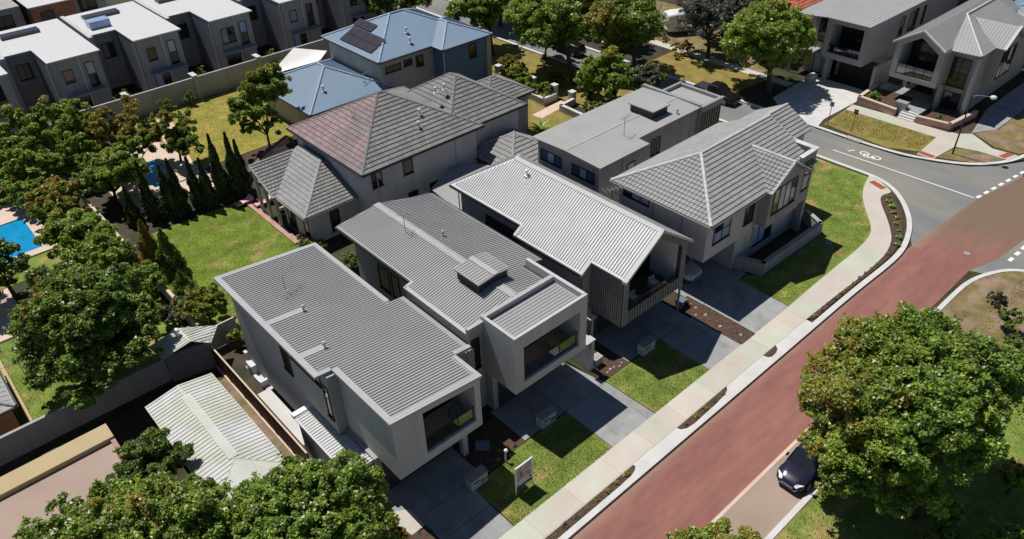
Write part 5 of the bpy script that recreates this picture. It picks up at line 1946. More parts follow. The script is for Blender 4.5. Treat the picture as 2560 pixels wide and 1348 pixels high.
# street lamp
lp = thing("street_lamp", "tall slim street lamp with a round white head on the street corner", "street lamp", (74.68, 21.15, 0))
mb = MB()
mb.tube([(74.68, 21.15, -.05), (74.68, 21.15, 2.5), (74.68, 21.15, 5.9)], [.085, .07, .05], 8)
mb.build("pole", "dark_metal", lp)
mb = MB()
mb.tube([(74.68, 21.15, 5.85), (74.9, 20.8, 6.0), (75.3, 19.9, 6.02)], [.035, .03, .03], 6)
mb.build("arm", "steel_grey", lp)
mb = MB()
mb.ball((75.42, 19.65, 5.98), .30, 10, 6, .6)
mb.build("lamp_head", "plastic_white", lp)
for (x, y, h, lab, m_) in ((71.95, 32.6, 2.6, "thin dark street sign pole at the driveway edge of the dry verge", "dark_metal"), (72.15, 30.1, 2.5, "thin rusty sign pole in the middle of the dry verge", "timber")):
    r = thing("sign_pole", lab, "sign pole", (x, y, 0))
    mb = MB()
    mb.tube([(x, y, -.05), (x, y, h)], .035, 6)
    mb.build("pole", m_, r)
    mb = MB()
    mb.box(x-.02, x+.02, y-.22, y+.22, h-.5, h)
    mb.build("sign_plate", "steel_grey" if m_ == "dark_metal" else "timber", r)
# air conditioner units and bins beside the nearest house
r = thing("air_conditioner", "white air conditioner unit behind the maroon fence", "air conditioner", (11.7, 40.4, 0))
mb = MB()
mb.box(11.55, 11.92, 40.05, 40.85, .06, .72)
mb.build("casing", "plastic_white", r)
mb = MB()
mb.tube([(11.54, 40.45, .4), (11.5, 40.45, .4)], .25, 12)
mb.build("fan_grille", "steel_grey", r)
r = thing("air_conditioner", "small white wall box above the air conditioner unit", "meter box", (11.85, 41.2, 0))
mb = MB()
mb.box(11.72, 11.93, 41.0, 41.3, .75, 1.25)
mb.build("casing", "plastic_white", r)
r = thing("water_heater", "white L shaped hot water unit against the nearest house's side", "water heater", (11.7, 38.8, 0))
mb = MB()
mb.box(11.4, 11.92, 38.5, 38.72, 0, .5)
mb.box(11.4, 11.6, 38.72, 39.6, 0, .4)
mb.build("casing", "plastic_white", r)
# garden hose loop on the path at the bottom edge
r = thing("garden_hose", "dark green hose loop lying on the pale path at the bottom edge", "hose", (12.6, 22.2, 0))
mb = MB()
pts = [(12.55+.42*math.cos(t)*(1.0 if t < 3 else 1.25), 22.05+.62*math.sin(t), .06) for t in [i*.32 for i in range(17)]]
mb.tube(pts, .035, 5)
mb.build("hose", "bike_green", r)
# verandah furniture
for i, (x, y, lab) in enumerate(((22.6, 59.6, "pink and white cushioned lounger under the tiled verandah"), (21.3, 60.9, "pink and white cushioned lounger at the lawn end outside the verandah"))):
    r = thing("lounger", lab, "lounger", (x, y, 0), "pink loungers by the verandah")
    mb = MB()
    mb.box(x-.85, x+.85, y-.32, y+.32, .22, .3)
    for a in (-.75, .75):
        for b in (-.25, .25):
            mb.box(x+a-.03, x+a+.03, y+b-.03, y+b+.03, 0, .22)
    mb.build("frame", "timber", r)
    mb = MB()
    mb.box(x-.8, x+.3, y-.3, y+.3, .301, .4)
    mb.hexa([(x+.3, y-.3, .301), (x+.85, y-.3, .301), (x+.85, y+.3, .301), (x+.3, y+.3, .301), (x+.3, y-.3, .4), (x+.8, y-.3, .75), (x+.8, y+.3, .75), (x+.3, y+.3, .4)])
    mb.build("cushion", "rose_fabric", r)
for i, (x, y) in enumerate(((23.2, 57.6), (23.9, 57.3))):
    r = thing("outdoor_chair", "tan cushioned outdoor chair under the tiled verandah, " + ("nearer the lawn" if i == 0 else "nearer the house wall"), "chair", (x, y, 0), "tan verandah chairs")
    mb = MB()
    mb.box(x-.28, x+.28, y-.28, y+.28, .3, .45)
    mb.build("seat", "deck_tan", r)
    mb = MB()
    mb.box(x-.28, x+.28, y+.22, y+.3, .45, .9)
    mb.build("backrest", "deck_tan", r)
    for a in (-.25, .25):
        for b in (-.25, .25):
            mb = MB()
            mb.box(x+a-.025, x+a+.025, y+b-.025, y+b+.025, 0, .3)
            mb.build("leg", "timber", r)
# shade sail behind the blue roof
r = thing("shade_sail", "white shade sail stretched beside the blue roofed house", "shade sail", (38.5, 80.5, 0))
n = 8
V, Fq = [], []
c4 = [Vector((34.5, 79.8, 3.0)), Vector((39.8, 83.6, 3.7)), Vector((43.0, 81.6, 3.0)), Vector((40.5, 79.0, 3.2))]
for i in range(n+1):
    for j in range(n+1):
        u, v = i/n, j/n
        p = c4[0]*(1-u)*(1-v)+c4[1]*u*(1-v)+c4[2]*u*v+c4[3]*(1-u)*v
        p.z -= .5*math.sin(math.pi*u)*math.sin(math.pi*v)
        V.append(tuple(p))
for i in range(n):
    for j in range(n):
        a = i*(n+1)+j
        Fq.append((a, a+1, a+n+2, a+n+1))
mb = MB()
mb.v, mb.f = V, Fq
mb.build("sail", "sail_white", r, smooth=True)
for p in c4:
    mb = MB()
    mb.tube([(p.x, p.y, 0), (p.x, p.y, p.z+.1)], .06, 6)
    mb.build("post", "steel_grey", r)
# striped flag
r = thing("flag", "red and white striped flag flying from a slanted pole beside the tiled house", "flag", (40.3, 33.9, 0))
mb = MB()
mb.tube([(40.3, 33.0, 4.6), (39.6, 33.3, 5.5)], .03, 5)
mb.build("pole", "dark_metal", r)
for k in range(7):
    V = []
    for i in range(9):
        u = i/8
        for q in (k, k+1):
            V.append((39.6-u*1.3, 33.3+.12*math.sin(u*7)+.1*u, 5.45-q*.10-.55*u))
    mb = MB()
    mb.v = V
    mb.f = [(2*i, 2*i+1, 2*i+3, 2*i+2) for i in range(8)]
    mb.build("stripe", "flag_red" if k % 2 == 0 else "sail_white", r)
# clothes airer on the flat roof edge / louvre between the houses
r = thing("window_awning", "small white louvred awning low between the flat roof and the tiled house", "awning", (50.4, 35.6, 0))
for k in range(6):
    mb = MB()
    mb.hexa([(49.6, 35.5+k*.18, 3.3), (51.0, 35.5+k*.18, 3.3), (51.0, 35.6+k*.18, 3.34), (49.6, 35.6+k*.18, 3.34), (49.6, 35.5+k*.18, 3.33), (51.0, 35.5+k*.18, 3.33), (51.0, 35.6+k*.18, 3.37), (49.6, 35.6+k*.18, 3.37)])
    mb.build("slat", "white_metal", r)
mb = MB()
for x in (49.6, 50.96):
    mb.box(x, x+.04, 35.45, 36.5, 3.24, 3.3)
mb.build("bracket", "white_metal", r)
# rotary clothes line on the left lawn
r = thing("clothes_line", "thin wire clothes line on the small lawn at the left edge", "clothes line", (.2, 50.4, 0))
mb = MB()
mb.tube([(.2, 50.4, 0), (.2, 50.4, 1.9)], .03, 5)
mb.build("pole", "steel_grey", r)
for k in range(4):
    a = k*math.pi/2+.4
    mb = MB()
    mb.tube([(.2, 50.4, 1.5), (.2+1.1*math.cos(a), 50.4+1.1*math.sin(a), 1.95)], .016, 4)
    mb.build("arm", "steel_grey", r)
# pale rubble stones in the mulch beds
def stone(x, y, r_, lab, grp, mat="stone_pale"):
    mb = MB()
    n0 = 7
    h = r_*.7
    ring0 = [(x+r_*(1+random.uniform(-.25, .25))*math.cos(6.283*i/n0), y+r_*(1+random.uniform(-.25, .25))*math.sin(6.283*i/n0)) for i in range(n0)]
    ring1 = [(x+(a-x)*.6, y+(b-y)*.6) for a, b in ring0]
    mb.v = [(a, b, .02) for a, b in ring0]+[(a, b, .02+h) for a, b in ring1]
    mb.f = [(i, (i+1) % n0, n0+(i+1) % n0, n0+i) for i in range(n0)]+[tuple(n0+i for i in range(n0))]
    o = mb.build("garden_stone", mat)
    tag(o, lab, "stone", grp)
for k in range(9):
    stone(38.3+random.uniform(-.6, .6), 19.9+k*.5, random.uniform(.09, .17), "pale stone lying in the brown mulch bed between two driveways", "stones in the mulch bed", random.choice(["paver_pink", "stone_pale", "timber"]))
for k in range(6):
    stone(28.5+k*.34, 23.75+random.uniform(-.15, .15), random.uniform(.07, .13), "small stone along the edge of the shaded bed above the second lawn", "stones by the second lawn", random.choice(["paver_pink", "stone_pale"]))

# low strip plants: individuals
def strip_plant(name="strip_plant"):
    mb = MB()
    for k in range(11):
        a = k*2.4+random.uniform(-.3, .3)
        l = random.uniform(.14, .26)
        w = .05
        c, s = math.cos(a), math.sin(a)
        z = random.uniform(.06, .2)
        mb.poly([(0, 0, .01), (c*l*.5-s*w, s*l*.5+c*w, z), (c*l, s*l, z*.6), (c*l*.5+s*w, s*l*.5-c*w, z)])
    return mb
protos = []
for k, mm in enumerate(("leaf_bronze", "leaf_grey", "leaf_mid")):
    protos.append((strip_plant(), mm))
meshes = []
def plant_at(x, y, s, k, lab, grp):
    while len(meshes) <= k:
        mb, mm = protos[len(meshes)]
        o = mb.build("strip_plant", mm)
        meshes.append(o.data)
        bpy.data.objects.remove(o)
    o = bpy.data.objects.new("strip_plant", meshes[k])
    o.location = (x, y, .045)
    o.scale = (s, s, s)
    o.rotation_euler = (0, 0, random.uniform(0, 6))
    COL.objects.link(o)
    tag(o, lab, "plant", grp)
for k in range(8):
    plant_at(17.6+k*.82, 17.43, random.uniform(.6, 1.1), random.choice([0, 0, 1]), "tiny tan plant in the mulch strip nearest the bottom edge", "plants in the nearest mulch strip")
for k in range(5):
    plant_at(28.9+k*.95, 17.46, random.uniform(.6, 1.1), random.choice([0, 1]), "tiny tan plant in the mulch strip before the second lawn", "plants in the second mulch strip")
for k in range(13):
    plant_at(43.8+k*.9, 17.5, random.uniform(.6, 1.0), random.choice([0, 1, 1]), "tiny pale plant in the straight end of the long corner mulch strip", "plants in the long corner strip")
for k, (x, y) in enumerate(((56.3, 17.62), (57.4, 18.0), (58.4, 18.5), (59.2, 19.1), (60.1, 19.5), (60.7, 20.1), (61.5, 20.6), (62.1, 21.2), (62.9, 21.6))):
    plant_at(x, y, random.uniform(1.0, 1.7), 2, "small green plant in the curved end of the corner mulch strip", "green plants in the curved strip")
for k in range(5):
    plant_at(18.2+k*.5, 23.5+random.uniform(-.3, .3), random.uniform(.7, 1.1), random.choice([0, 1]), "small plant in the dark bed behind the first lawn", "plants behind the first lawn")
# ------------------------------------------------------------------ vehicles (built along +x, then turned)
def loft(mb, secs):
    """secs: list of rings (same length) of 3D points; closed ends"""
    n0 = len(mb.v)
    k = len(secs[0])
    for s in secs:
        mb.v += [tuple(p) for p in s]
    for i in range(len(secs)-1):
        for j in range(k):
            a, b = n0+i*k+j, n0+i*k+(j+1) % k
            mb.f.append((a, b, b+k, a+k))
    mb.f.append(tuple(n0+j for j in reversed(range(k))))
    mb.f.append(tuple(n0+(len(secs)-1)*k+j for j in range(k)))

def car(label, loc, rz, paint, L=4.5, Wd=1.82, Ht=1.62, kind="suv", cat="car", name="parked_car"):
    r = thing(name, label, cat, loc, None, rz)
    hw = Wd/2
    h = L/2
    belt = Ht*.60
    if kind == "ute":
        st = [(-h, .90, .45, belt*.95), (-h+.1, .97, .32, belt), (-h*.3, 1, .28, belt), (0, 1, .28, belt), (h*.42, 1, .28, belt*.98), (h*.55, .99, .28, belt*.95), (h-.25, .93, .3, belt*.86), (h-.04, .82, .38, belt*.70), (h, .74, .42, belt*.6)]
        cabin = [(-h*.28, .88, .80, belt-.02, belt), (-h*.25, .90, .78, belt-.02, Ht*.97), (h*.02, .92, .80, belt-.02, Ht), (h*.16, .92, .78, belt-.02, Ht*.975), (h*.45, .90, .86, belt-.04, belt-.01)]
    else:
        st = [(-h, .80, .45, belt*.9), (-h+.08, .90, .34, belt*.98), (-h*.7, .98, .28, belt), (-h*.2, 1, .26, belt), (h*.2, 1, .26, belt*.98), (h*.42, .99, .27, belt*.93), (h*.7, .96, .28, belt*.84), (h-.18, .86, .33, belt*.70), (h-.03, .70, .4, belt*.58), (h, .58, .45, belt*.52)]
        cabin = [(-h*.93, .84, .74, belt-.05, belt-.02), (-h*.80, .88, .74, belt-.03, Ht*.94), (-h*.3, .90, .78, belt-.03, Ht), (h*.05, .90, .77, belt-.03, Ht*.985), (h*.16, .9, .76, belt-.03, Ht*.95), (h*.47, .88, .84, belt*.93-.02, belt*.93+.005)]
    secs = []
    for x, w, zb, zt in st:
        w *= hw
        mid = zb+(zt-zb)*.55
        half = [(x, w*.80, zb), (x, w*.97, zb+.10), (x, w, mid), (x, w*.96, zt-.07), (x, w*.86, zt), (x, w*.4, zt+.025)]
        secs.append(half+[(p[0], -p[1], p[2]) for p in reversed(half)])
    mb = MB()
    loft(mb, secs)
    mb.build("body", paint, r, smooth=True, local=True)
    secs = []
    for x, wb, wt, zb, zt in cabin:
        half = [(x, wb*hw, zb), (x, wt*hw, zt-.03), (x, wt*hw*.85, zt)]
        secs.append(half+[(p[0], -p[1], p[2]) for p in reversed(half)])
    mb = MB()
    loft(mb, secs)
    mb.build("window_glass", "glass_dark", r, local=True)
    # roof skin and pillars
    mb = MB()
    c = cabin[1:-1]
    rs = []
    for x, wb, wt, zb, zt in c:
        rs.append([(x, wt*hw*1.0, zt-.035), (x, wt*hw*.86, zt+.012), (x, 0, zt+.03), (x, -wt*hw*.86, zt+.012), (x, -wt*hw*1.0, zt-.035), (x, 0, zt-.05)])
    loft(mb, rs)
    for sgn in (1, -1):
        for (xa, xb) in ((0, 1), (-2, -1), (2, 2)):
            A_, B_ = cabin[xa], cabin[xb]
            if xa == 2:
                p, q = (A_[0], sgn*A_[1]*hw*1.003, A_[3]), (A_[0], sgn*A_[2]*hw*1.003, A_[4]-.02)
            else:
                lo, hi = (A_, B_) if xa == 0 else (B_, A_)
                p, q = (lo[0], sgn*lo[1]*hw, lo[4]), (hi[0], sgn*hi[2]*hw*1.0, hi[4]-.02)
            mb.tube([p, q], .045, 5)
    mb.build("roof", paint, r, local=True)
    wr = .34 if kind != "ute" else .38
    for sx in (h*.62, -h*.60):
        for sy in (1, -1):
            mb = MB()
            mb.tube([(sx, sy*(hw-.22), wr), (sx, sy*(hw+.01), wr)], wr, 16)
            t = mb.build("wheel", "tyre", r, local=True)
            mb = MB()
            mb.tube([(sx, sy*(hw+.005), wr), (sx, sy*(hw+.025), wr)], wr*.62, 10)
            mb.build("rim", "steel_grey", t, local=True)
    for sy in (1, -1):
        zt = belt*.66
        mb = MB()
        mb.hexa([(h-.34, sy*hw*.88, zt-.02), (h-.05, sy*hw*.62, zt-.06), (h-.05, sy*hw*.42, zt-.05), (h-.16, sy*hw*.5, zt),
                 (h-.40, sy*hw*.88, zt+.12), (h-.12, sy*hw*.66, zt+.02), (h-.12, sy*hw*.44, zt+.03), (h-.22, sy*hw*.5, zt+.07)])
        mb.build("headlight", "lamp_glass", r, local=True)
        mb = MB()
        mb.box(-h-.01, -h+.12, sy*hw*.62-.12, sy*hw*.62+.12, belt*.72, belt*.92)
        mb.build("tail_light", "tail_red", r, local=True)
        mb = MB()
        mb.box(h*.30, h*.38, sy*(hw+.02)-.10*(sy < 0), sy*(hw+.02)+.10*(sy > 0), belt*.98, belt+.14)
        mb.build("wing_mirror", paint, r, local=True)
    mb = MB()
    mb.box(h-.05, h+.012, -hw*.40, hw*.40, belt*.42, belt*.54)
    for k in range(3):
        mb.box(h+.012, h+.022, -hw*.38, hw*.38, belt*.43+k*.035, belt*.43+k*.035+.015)
    mb.build("grille", "steel_grey", r, local=True)
    mb = MB()
    mb.box(h-.06, h+.015, -hw*.62, hw*.62, .34, .40)
    mb.build("bumper", "steel_grey", r, local=True)
    mb = MB()
    mb.box(-h-.012, -h+.01, -.26, .26, .55, .66)
    mb.build("number_plate", "plastic_white", r, local=True)
    if kind == "ute":
        mb = MB()
        mb.box(-h+.08, -h*.32, -hw*.86, hw*.86, belt-.01, belt+.06)
        mb.build("tray_cover", "dark_metal", r, local=True)
    return r
Pi = math.pi
car("dark navy car parked in the bay, half under the big tree", (31.35, 10.7, -.11), Pi, "car_navy", 4.5, 1.82, 1.66)
car("black pickup truck parked on the side street by the dry verge", (69.75, 44.7, -.14), -Pi/2, "car_black", 5.3, 1.9, 1.78, "ute", "pickup truck", "pickup_truck")
car("silver van parked in the open carport under the corner house", (40.95, 28.0, .03), -Pi/2, "car_silver", 4.6, 1.85, 1.85, "suv", "car")
car("dark car in the shade of the tallest street tree at the top", (68.4, 66.0, -.14), Pi/2, "car_black", 4.4, 1.8, 1.5)
car("silver car glimpsed between street trees at the top", (72.0, 70.5, .02), Pi/2, "car_silver", 4.4, 1.8, 1.5)
# white caravan beyond the dirt garden
cv = thing("caravan", "white caravan parked among the shrubs at the top", "caravan", (84.0, 60.4, 0), None, -.55)
secs = []
for x, zt, zb, w in ((-2.6, 1.9, .75, 1.05), (-2.45, 2.6, .55, 1.12), (-1.5, 2.75, .5, 1.15), (1.7, 2.75, .5, 1.15), (2.4, 2.5, .5, 1.1), (2.6, 1.5, .6, 1.0)):
    half = [(x, w, zb), (x, w, zt-.15), (x, w*.9, zt)]
    secs.append(half+[(p[0], -p[1], p[2]) for p in reversed(half)])
mb = MB()
loft(mb, secs)
mb.build("body", "car_white", cv, local=True)
for a in (-1.3, .4):
    mb = MB()
    mb.box(a, a+1.0, -1.17, -1.14, 1.4, 2.05)
    mb.build("window", "glass_dark", cv, local=True)
for sy in (1, -1):
    mb = MB()
    mb.tube([(0, sy*.95, .34), (0, sy*1.16, .34)], .34, 14)
    mb.build("wheel", "tyre", cv, local=True)
r = thing("garden_wall", "short pale rendered entry wall in dappled shade beside the far driveway", "wall", (80.4, 39.6, 0))
mb = MB()
mb.box(79.6, 81.2, 39.3, 39.9, -.05, .85)
mb.build("wall_face", "stone_pale", r)
mb = MB()
mb.box(79.55, 81.25, 39.25, 39.95, .851, .93)
mb.build("coping", "kerb_concrete", r)
# ------------------------------------------------------------------ trees and shrubs
def leaf_quads(P, Nrm, size, r_):
    """P (n,3) centres, Nrm (n,3) facing; returns V,F of pointed leaf quads"""
    n = len(P)
    nr = Nrm/np.linalg.norm(Nrm, axis=1, keepdims=True)
    t = r_.normal(0, 1, (n, 3))
    t -= nr*np.sum(t*nr, axis=1, keepdims=True)
    t /= np.linalg.norm(t, axis=1, keepdims=True)
    b = np.cross(nr, t)
    s = size*r_.uniform(.6, 1.35, (n, 1))
    w = s*r_.uniform(.6, .9, (n, 1))
    sag = nr*s*r_.uniform(-.25, .25, (n, 1))
    V = np.empty((n, 3, 3))
    V[:, 0] = P-t*s*.5+b*w*.55+sag*.4
    V[:, 1] = P+t*s*.55
    V[:, 2] = P-t*s*.4-b*w*.6+sag*.4
    return V.reshape(-1, 3), np.arange(3*n).reshape(-1, 3)

def crown_points(lobes, n, r_, up=.35, sub=9, subr=.42, shell=.55):
    sub, subr = sub*1.9, subr*.78
    """leaf clumps: every lobe carries sub-clumps on its skin, every sub-clump carries leaves"""
    L = np.array([(l[0], l[1], l[2], l[3]) for l in lobes], float)
    sq = np.array([l[4] if len(l) > 4 else 1.0 for l in lobes])
    wgt = L[:, 3]**2
    wgt /= wgt.sum()
    SP, SR, SN = [], [], []
    for (cx, cy, cz, R), q in zip(L, sq):
        k = max(5, int(sub*1.5*(R/1.5)**1.2))
        d = r_.normal(0, 1, (k, 3))
        d[:, 2] = np.where(d[:, 2] < -.4, -d[:, 2], d[:, 2])
        d /= np.linalg.norm(d, axis=1, keepdims=True)
        rad = R*r_.uniform(shell*.8, .95, (k, 1))
        p = np.array([cx, cy, cz])+d*rad*np.array([1, 1, q])
        SP.append(p)
        SR.append(np.full(k, R)*subr*r_.uniform(.55, 1.15, k))
        SN.append(d)
    SP, SR, SN = np.concatenate(SP), np.concatenate(SR), np.concatenate(SN)
    w2 = SR**2
    w2 /= w2.sum()
    idx = r_.choice(len(SP), n, p=w2)
    d = r_.normal(0, 1, (n, 3))
    d /= np.linalg.norm(d, axis=1, keepdims=True)
    d += SN[idx]*.55+np.array([0, 0, .35])
    d /= np.linalg.norm(d, axis=1, keepdims=True)
    rad = SR[idx]*(r_.uniform(0, 1, n)**.4)
    P = SP[idx]+d*rad[:, None]*np.array([1, 1, .8])
    Nn = d*.55+r_.normal(0, .72, (n, 3))+np.array([-.05, .25, up+.45])
    # ragged twigs that leave the outline
    nt_ = max(6, len(SP)//4)
    ti = r_.choice(len(SP), nt_)
    per = max(6, int(n*.07/nt_))
    td_ = SN[ti]+r_.normal(0, .35, (nt_, 3))+np.array([0, 0, .25])
    td_ /= np.linalg.norm(td_, axis=1, keepdims=True)
    ln = SR[ti]*r_.uniform(.9, 1.9, nt_)
    u = r_.uniform(.3, 1, (nt_, per))
    PT = SP[ti][:, None, :]+td_[:, None, :]*(ln[:, None]*u)[:, :, None]+r_.normal(0, .07, (nt_, per, 3))
    P = np.concatenate([P, PT.reshape(-1, 3)])
    Nn = np.concatenate([Nn, r_.normal(0, .6, (nt_*per, 3))+np.array([0, .2, .9])])
    idx = np.concatenate([idx, np.repeat(ti, per)])
    return P, Nn, idx, SP, SN

def tree(label, base, lobes, n, leaf=.2, mats=("leaf_mid", "leaf_bronze"), tip=.06, tr=.22, name="tree", cat="tree", group=None, up=.35, sub=9, subr=.42, limbs=True, seed=0, tipdir=(-.3, .2, 1.0), shell=.55):
    r_ = np.random.default_rng(seed+101)
    root = thing(name, label, cat, (base[0], base[1], 0), group)
    P, Nn, idx, SP, SN = crown_points(lobes, n, r_, up, sub, subr, shell)
    ok = P[:, 2] > .05
    P, Nn, idx = P[ok], Nn[ok], idx[ok]
    V, F = leaf_quads(P, Nn, leaf, r_)
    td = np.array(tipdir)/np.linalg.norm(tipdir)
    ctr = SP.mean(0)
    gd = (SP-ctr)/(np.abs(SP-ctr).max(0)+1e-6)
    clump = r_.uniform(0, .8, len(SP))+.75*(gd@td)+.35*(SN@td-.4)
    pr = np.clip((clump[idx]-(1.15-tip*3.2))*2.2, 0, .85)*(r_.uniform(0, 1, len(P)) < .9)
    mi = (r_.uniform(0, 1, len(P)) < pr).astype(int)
    if len(mats) > 2:
        # third colour: brighter fresh clumps
        c2 = r_.uniform(0, 1, len(SP)) < .35
        mi = np.where((mi == 0) & c2[idx] & (r_.uniform(0, 1, len(P)) < .8), 2, mi)
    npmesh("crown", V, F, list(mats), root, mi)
    mb = MB()
    b = Vector((base[0], base[1], -.1))
    zc = min(l[2]-l[3]*.6 for l in lobes)
    zc = max(zc, .4)
    cx = sum(l[0]*l[3] for l in lobes)/sum(l[3] for l in lobes)
    cy = sum(l[1]*l[3] for l in lobes)/sum(l[3] for l in lobes)
    fork = Vector((base[0]*.75+cx*.25, base[1]*.75+cy*.25, max(zc, .5)))
    if tr > 0:
        mb.tube([b, b.lerp(fork, .5)+Vector((r_.normal(0, .06), r_.normal(0, .06), 0)), fork], [tr*1.25, tr, tr*.8], 8)
        if limbs:
            for l in lobes:
                c = Vector(l[:3])
                e = fork.lerp(c, .85)
                mid = fork.lerp(c, .45)+Vector((r_.normal(0, .15), r_.normal(0, .15), .15))
                mb.tube([fork-Vector((0, 0, .1)), mid, e], [tr*.55, tr*.35, tr*.12], 6)
        mb.build("trunk", "bark", root)
    return root

def round_crown(cx, cy, cz, rx, ry, rz, k, seed, lr=.42, zmin=-.5):
    """lobes over an ellipsoid"""
    r_ = random.Random(seed)
    out = [(cx, cy, cz, min(rx, ry, rz)*.72)]
    for i in range(k):
        t = (i+.5)/k
        z = 1-t*(1-zmin)
        ph = i*2.399+r_.uniform(-.3, .3)
        s = math.sqrt(max(0, 1-z*z))
        q = r_.uniform(.55, .76)
        out.append((cx+rx*q*s*math.cos(ph), cy+ry*q*s*math.sin(ph), cz+rz*q*z, lr*(rx*ry*rz)**.3333*r_.uniform(.8, 1.25)))
    return out

G = ("leaf_mid", "leaf_bronze", "leaf_bright")
D = ("leaf_dark", "leaf_bronze", "leaf_mid")
O = ("leaf_mid", "leaf_orange", "leaf_bright")
# big plane tree on the right
lob = round_crown(34.6, 7.7, 5.7, 5.5, 5.1, 3.5, 26, 3, .36, -.5)
lob += [(29.6, 8.6, 3.8, 1.6), (30.4, 7.2, 4.2, 1.6), (28.9, 8.2, 3.3, 1.1), (31.0, 5.2, 3.4, 1.5), (30.0, 6.2, 3.0, 1.3), (31.6, 11.2, 5.0, 1.4), (29.9, 9.6, 3.4, 1.0), (31.0, 9.7, 3.3, 1.3), (31.9, 10.2, 3.4, 1.2), (29.3, 8.0, 3.0, 1.1), (30.2, 10.2, 3.5, .8)]
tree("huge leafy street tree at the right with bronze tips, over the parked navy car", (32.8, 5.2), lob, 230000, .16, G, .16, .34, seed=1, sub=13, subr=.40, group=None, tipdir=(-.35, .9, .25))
tree("low bright sapling in the deep shade under the huge right tree", (33.1, 3.6), round_crown(33.1, 3.6, 1.1, .7, .7, .8, 6, 71, .5), 4200, .17, ("leaf_bright", "leaf_gold", "leaf_mid"), 0.00, .06, "sapling", "sapling", seed=71)
tree("grey green shrub at the bottom edge below the huge right tree", (31.2, 3.2), round_crown(31.2, 3.0, .8, 1.3, 1.0, .8, 8, 72, .5), 9000, .16, ("leaf_grey", "leaf_mid"), .4, .07, "shrub", "shrub", seed=72)
tree("bright leafy shrub in the bottom right corner", (33.6, 1.2), round_crown(33.6, 1.1, .8, 1.2, .9, .8, 8, 73, .5), 7000, .17, ("leaf_bright", "leaf_mid"), .2, .07, "shrub", "shrub", seed=73)
tree("small green shrub at the right edge beside the huge tree's shade", (37.6, 2.2), round_crown(37.6, 2.2, 1.2, .9, .9, 1.0, 7, 74, .5), 5200, .17, ("leaf_bright", "leaf_orange", "leaf_mid"), .1, .07, "shrub", "shrub", seed=74)
tree("green tree top cut by the bottom edge beside the red road", (20.3, 9.4), round_crown(20.0, 8.6, 3.2, 2.9, 2.6, 2.3, 12, 5, .42), 50000, .14, ("leaf_bright", "leaf_bronze", "leaf_mid"), .16, .2, seed=2, sub=11)
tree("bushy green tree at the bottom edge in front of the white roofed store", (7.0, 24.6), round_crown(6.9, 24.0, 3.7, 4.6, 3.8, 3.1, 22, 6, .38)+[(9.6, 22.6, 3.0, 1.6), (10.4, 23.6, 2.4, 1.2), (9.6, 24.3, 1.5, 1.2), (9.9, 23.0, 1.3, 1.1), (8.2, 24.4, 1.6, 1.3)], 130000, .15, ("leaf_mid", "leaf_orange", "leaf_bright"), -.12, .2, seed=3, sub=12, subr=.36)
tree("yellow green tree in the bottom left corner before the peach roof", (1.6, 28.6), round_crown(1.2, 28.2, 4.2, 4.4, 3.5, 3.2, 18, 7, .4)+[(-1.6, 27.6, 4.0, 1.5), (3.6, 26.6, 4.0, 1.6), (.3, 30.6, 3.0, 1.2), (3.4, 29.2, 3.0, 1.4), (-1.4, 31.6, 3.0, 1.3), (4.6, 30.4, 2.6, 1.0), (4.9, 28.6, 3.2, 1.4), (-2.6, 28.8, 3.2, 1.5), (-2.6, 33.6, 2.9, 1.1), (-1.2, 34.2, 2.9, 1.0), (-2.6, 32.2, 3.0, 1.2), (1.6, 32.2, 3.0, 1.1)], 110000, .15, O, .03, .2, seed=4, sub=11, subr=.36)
tree("dark reddish tipped tree between the peach roof and the garage", (3.1, 33.9), round_crown(3.1, 33.9, 3.0, 2.2, 2.0, 2.2, 10, 8, .45), 50000, .14, ("leaf_dark", "leaf_bronze"), 0.00, .14, seed=5)
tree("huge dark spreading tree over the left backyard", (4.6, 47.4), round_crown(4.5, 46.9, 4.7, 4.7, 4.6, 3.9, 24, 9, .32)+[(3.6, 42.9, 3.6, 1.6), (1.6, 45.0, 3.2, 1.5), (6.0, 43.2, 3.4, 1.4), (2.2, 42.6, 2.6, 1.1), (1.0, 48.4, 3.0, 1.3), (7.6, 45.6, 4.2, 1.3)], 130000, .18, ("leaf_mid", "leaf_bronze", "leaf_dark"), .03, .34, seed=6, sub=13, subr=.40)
tree("dark tree at the left edge below the swimming pool", (2.2, 60.6), round_crown(1.6, 60.4, 2.8, 2.6, 2.6, 2.2, 9, 10, .45), 16000, .22, ("leaf_dark", "leaf_bronze"), .0, .16, seed=7)
tree("rounded bright shrub between the pool deck and the boundary wall", (8.4, 62.8), round_crown(8.0, 62.6, 1.9, 2.3, 3.6, 1.7, 12, 11, .5), 52000, .15, ("leaf_bright", "leaf_bronze", "leaf_mid"), .03, .12, "shrub", "shrub", seed=8)
tree("rounded green shrub below the bright one along the boundary wall", (8.6, 57.8), round_crown(8.2, 57.6, 1.9, 2.4, 2.8, 1.8, 11, 12, .5), 48000, .15, ("leaf_bright", "leaf_bronze", "leaf_mid"), .02, .12, "shrub", "shrub", seed=9)
tree("orange brown autumn shrub beside the narrow boundary wall", (9.0, 70.4), round_crown(8.6, 69.4, 1.9, 2.1, 3.2, 1.7, 11, 13, .5), 26000, .18, ("leaf_mid", "leaf_orange", "leaf_orange"), .2, .12, "shrub", "shrub", seed=10)
tree("tall upright green clump of trees against the back wall at the left", (10.8, 77.0), [(6.6+i*.85, 77.4+(i % 3)*1.4, 2.6+((i*7) % 5)*.65, 1.5, 1.9) for i in range(11)]+[(6.8+i*1.05, 75.2, 2.0+((i*3) % 4)*.4, 1.35, 1.6) for i in range(8)], 130000, .16, ("leaf_bright", "leaf_bronze", "leaf_mid"), 0.0, .16, seed=11, sub=10)
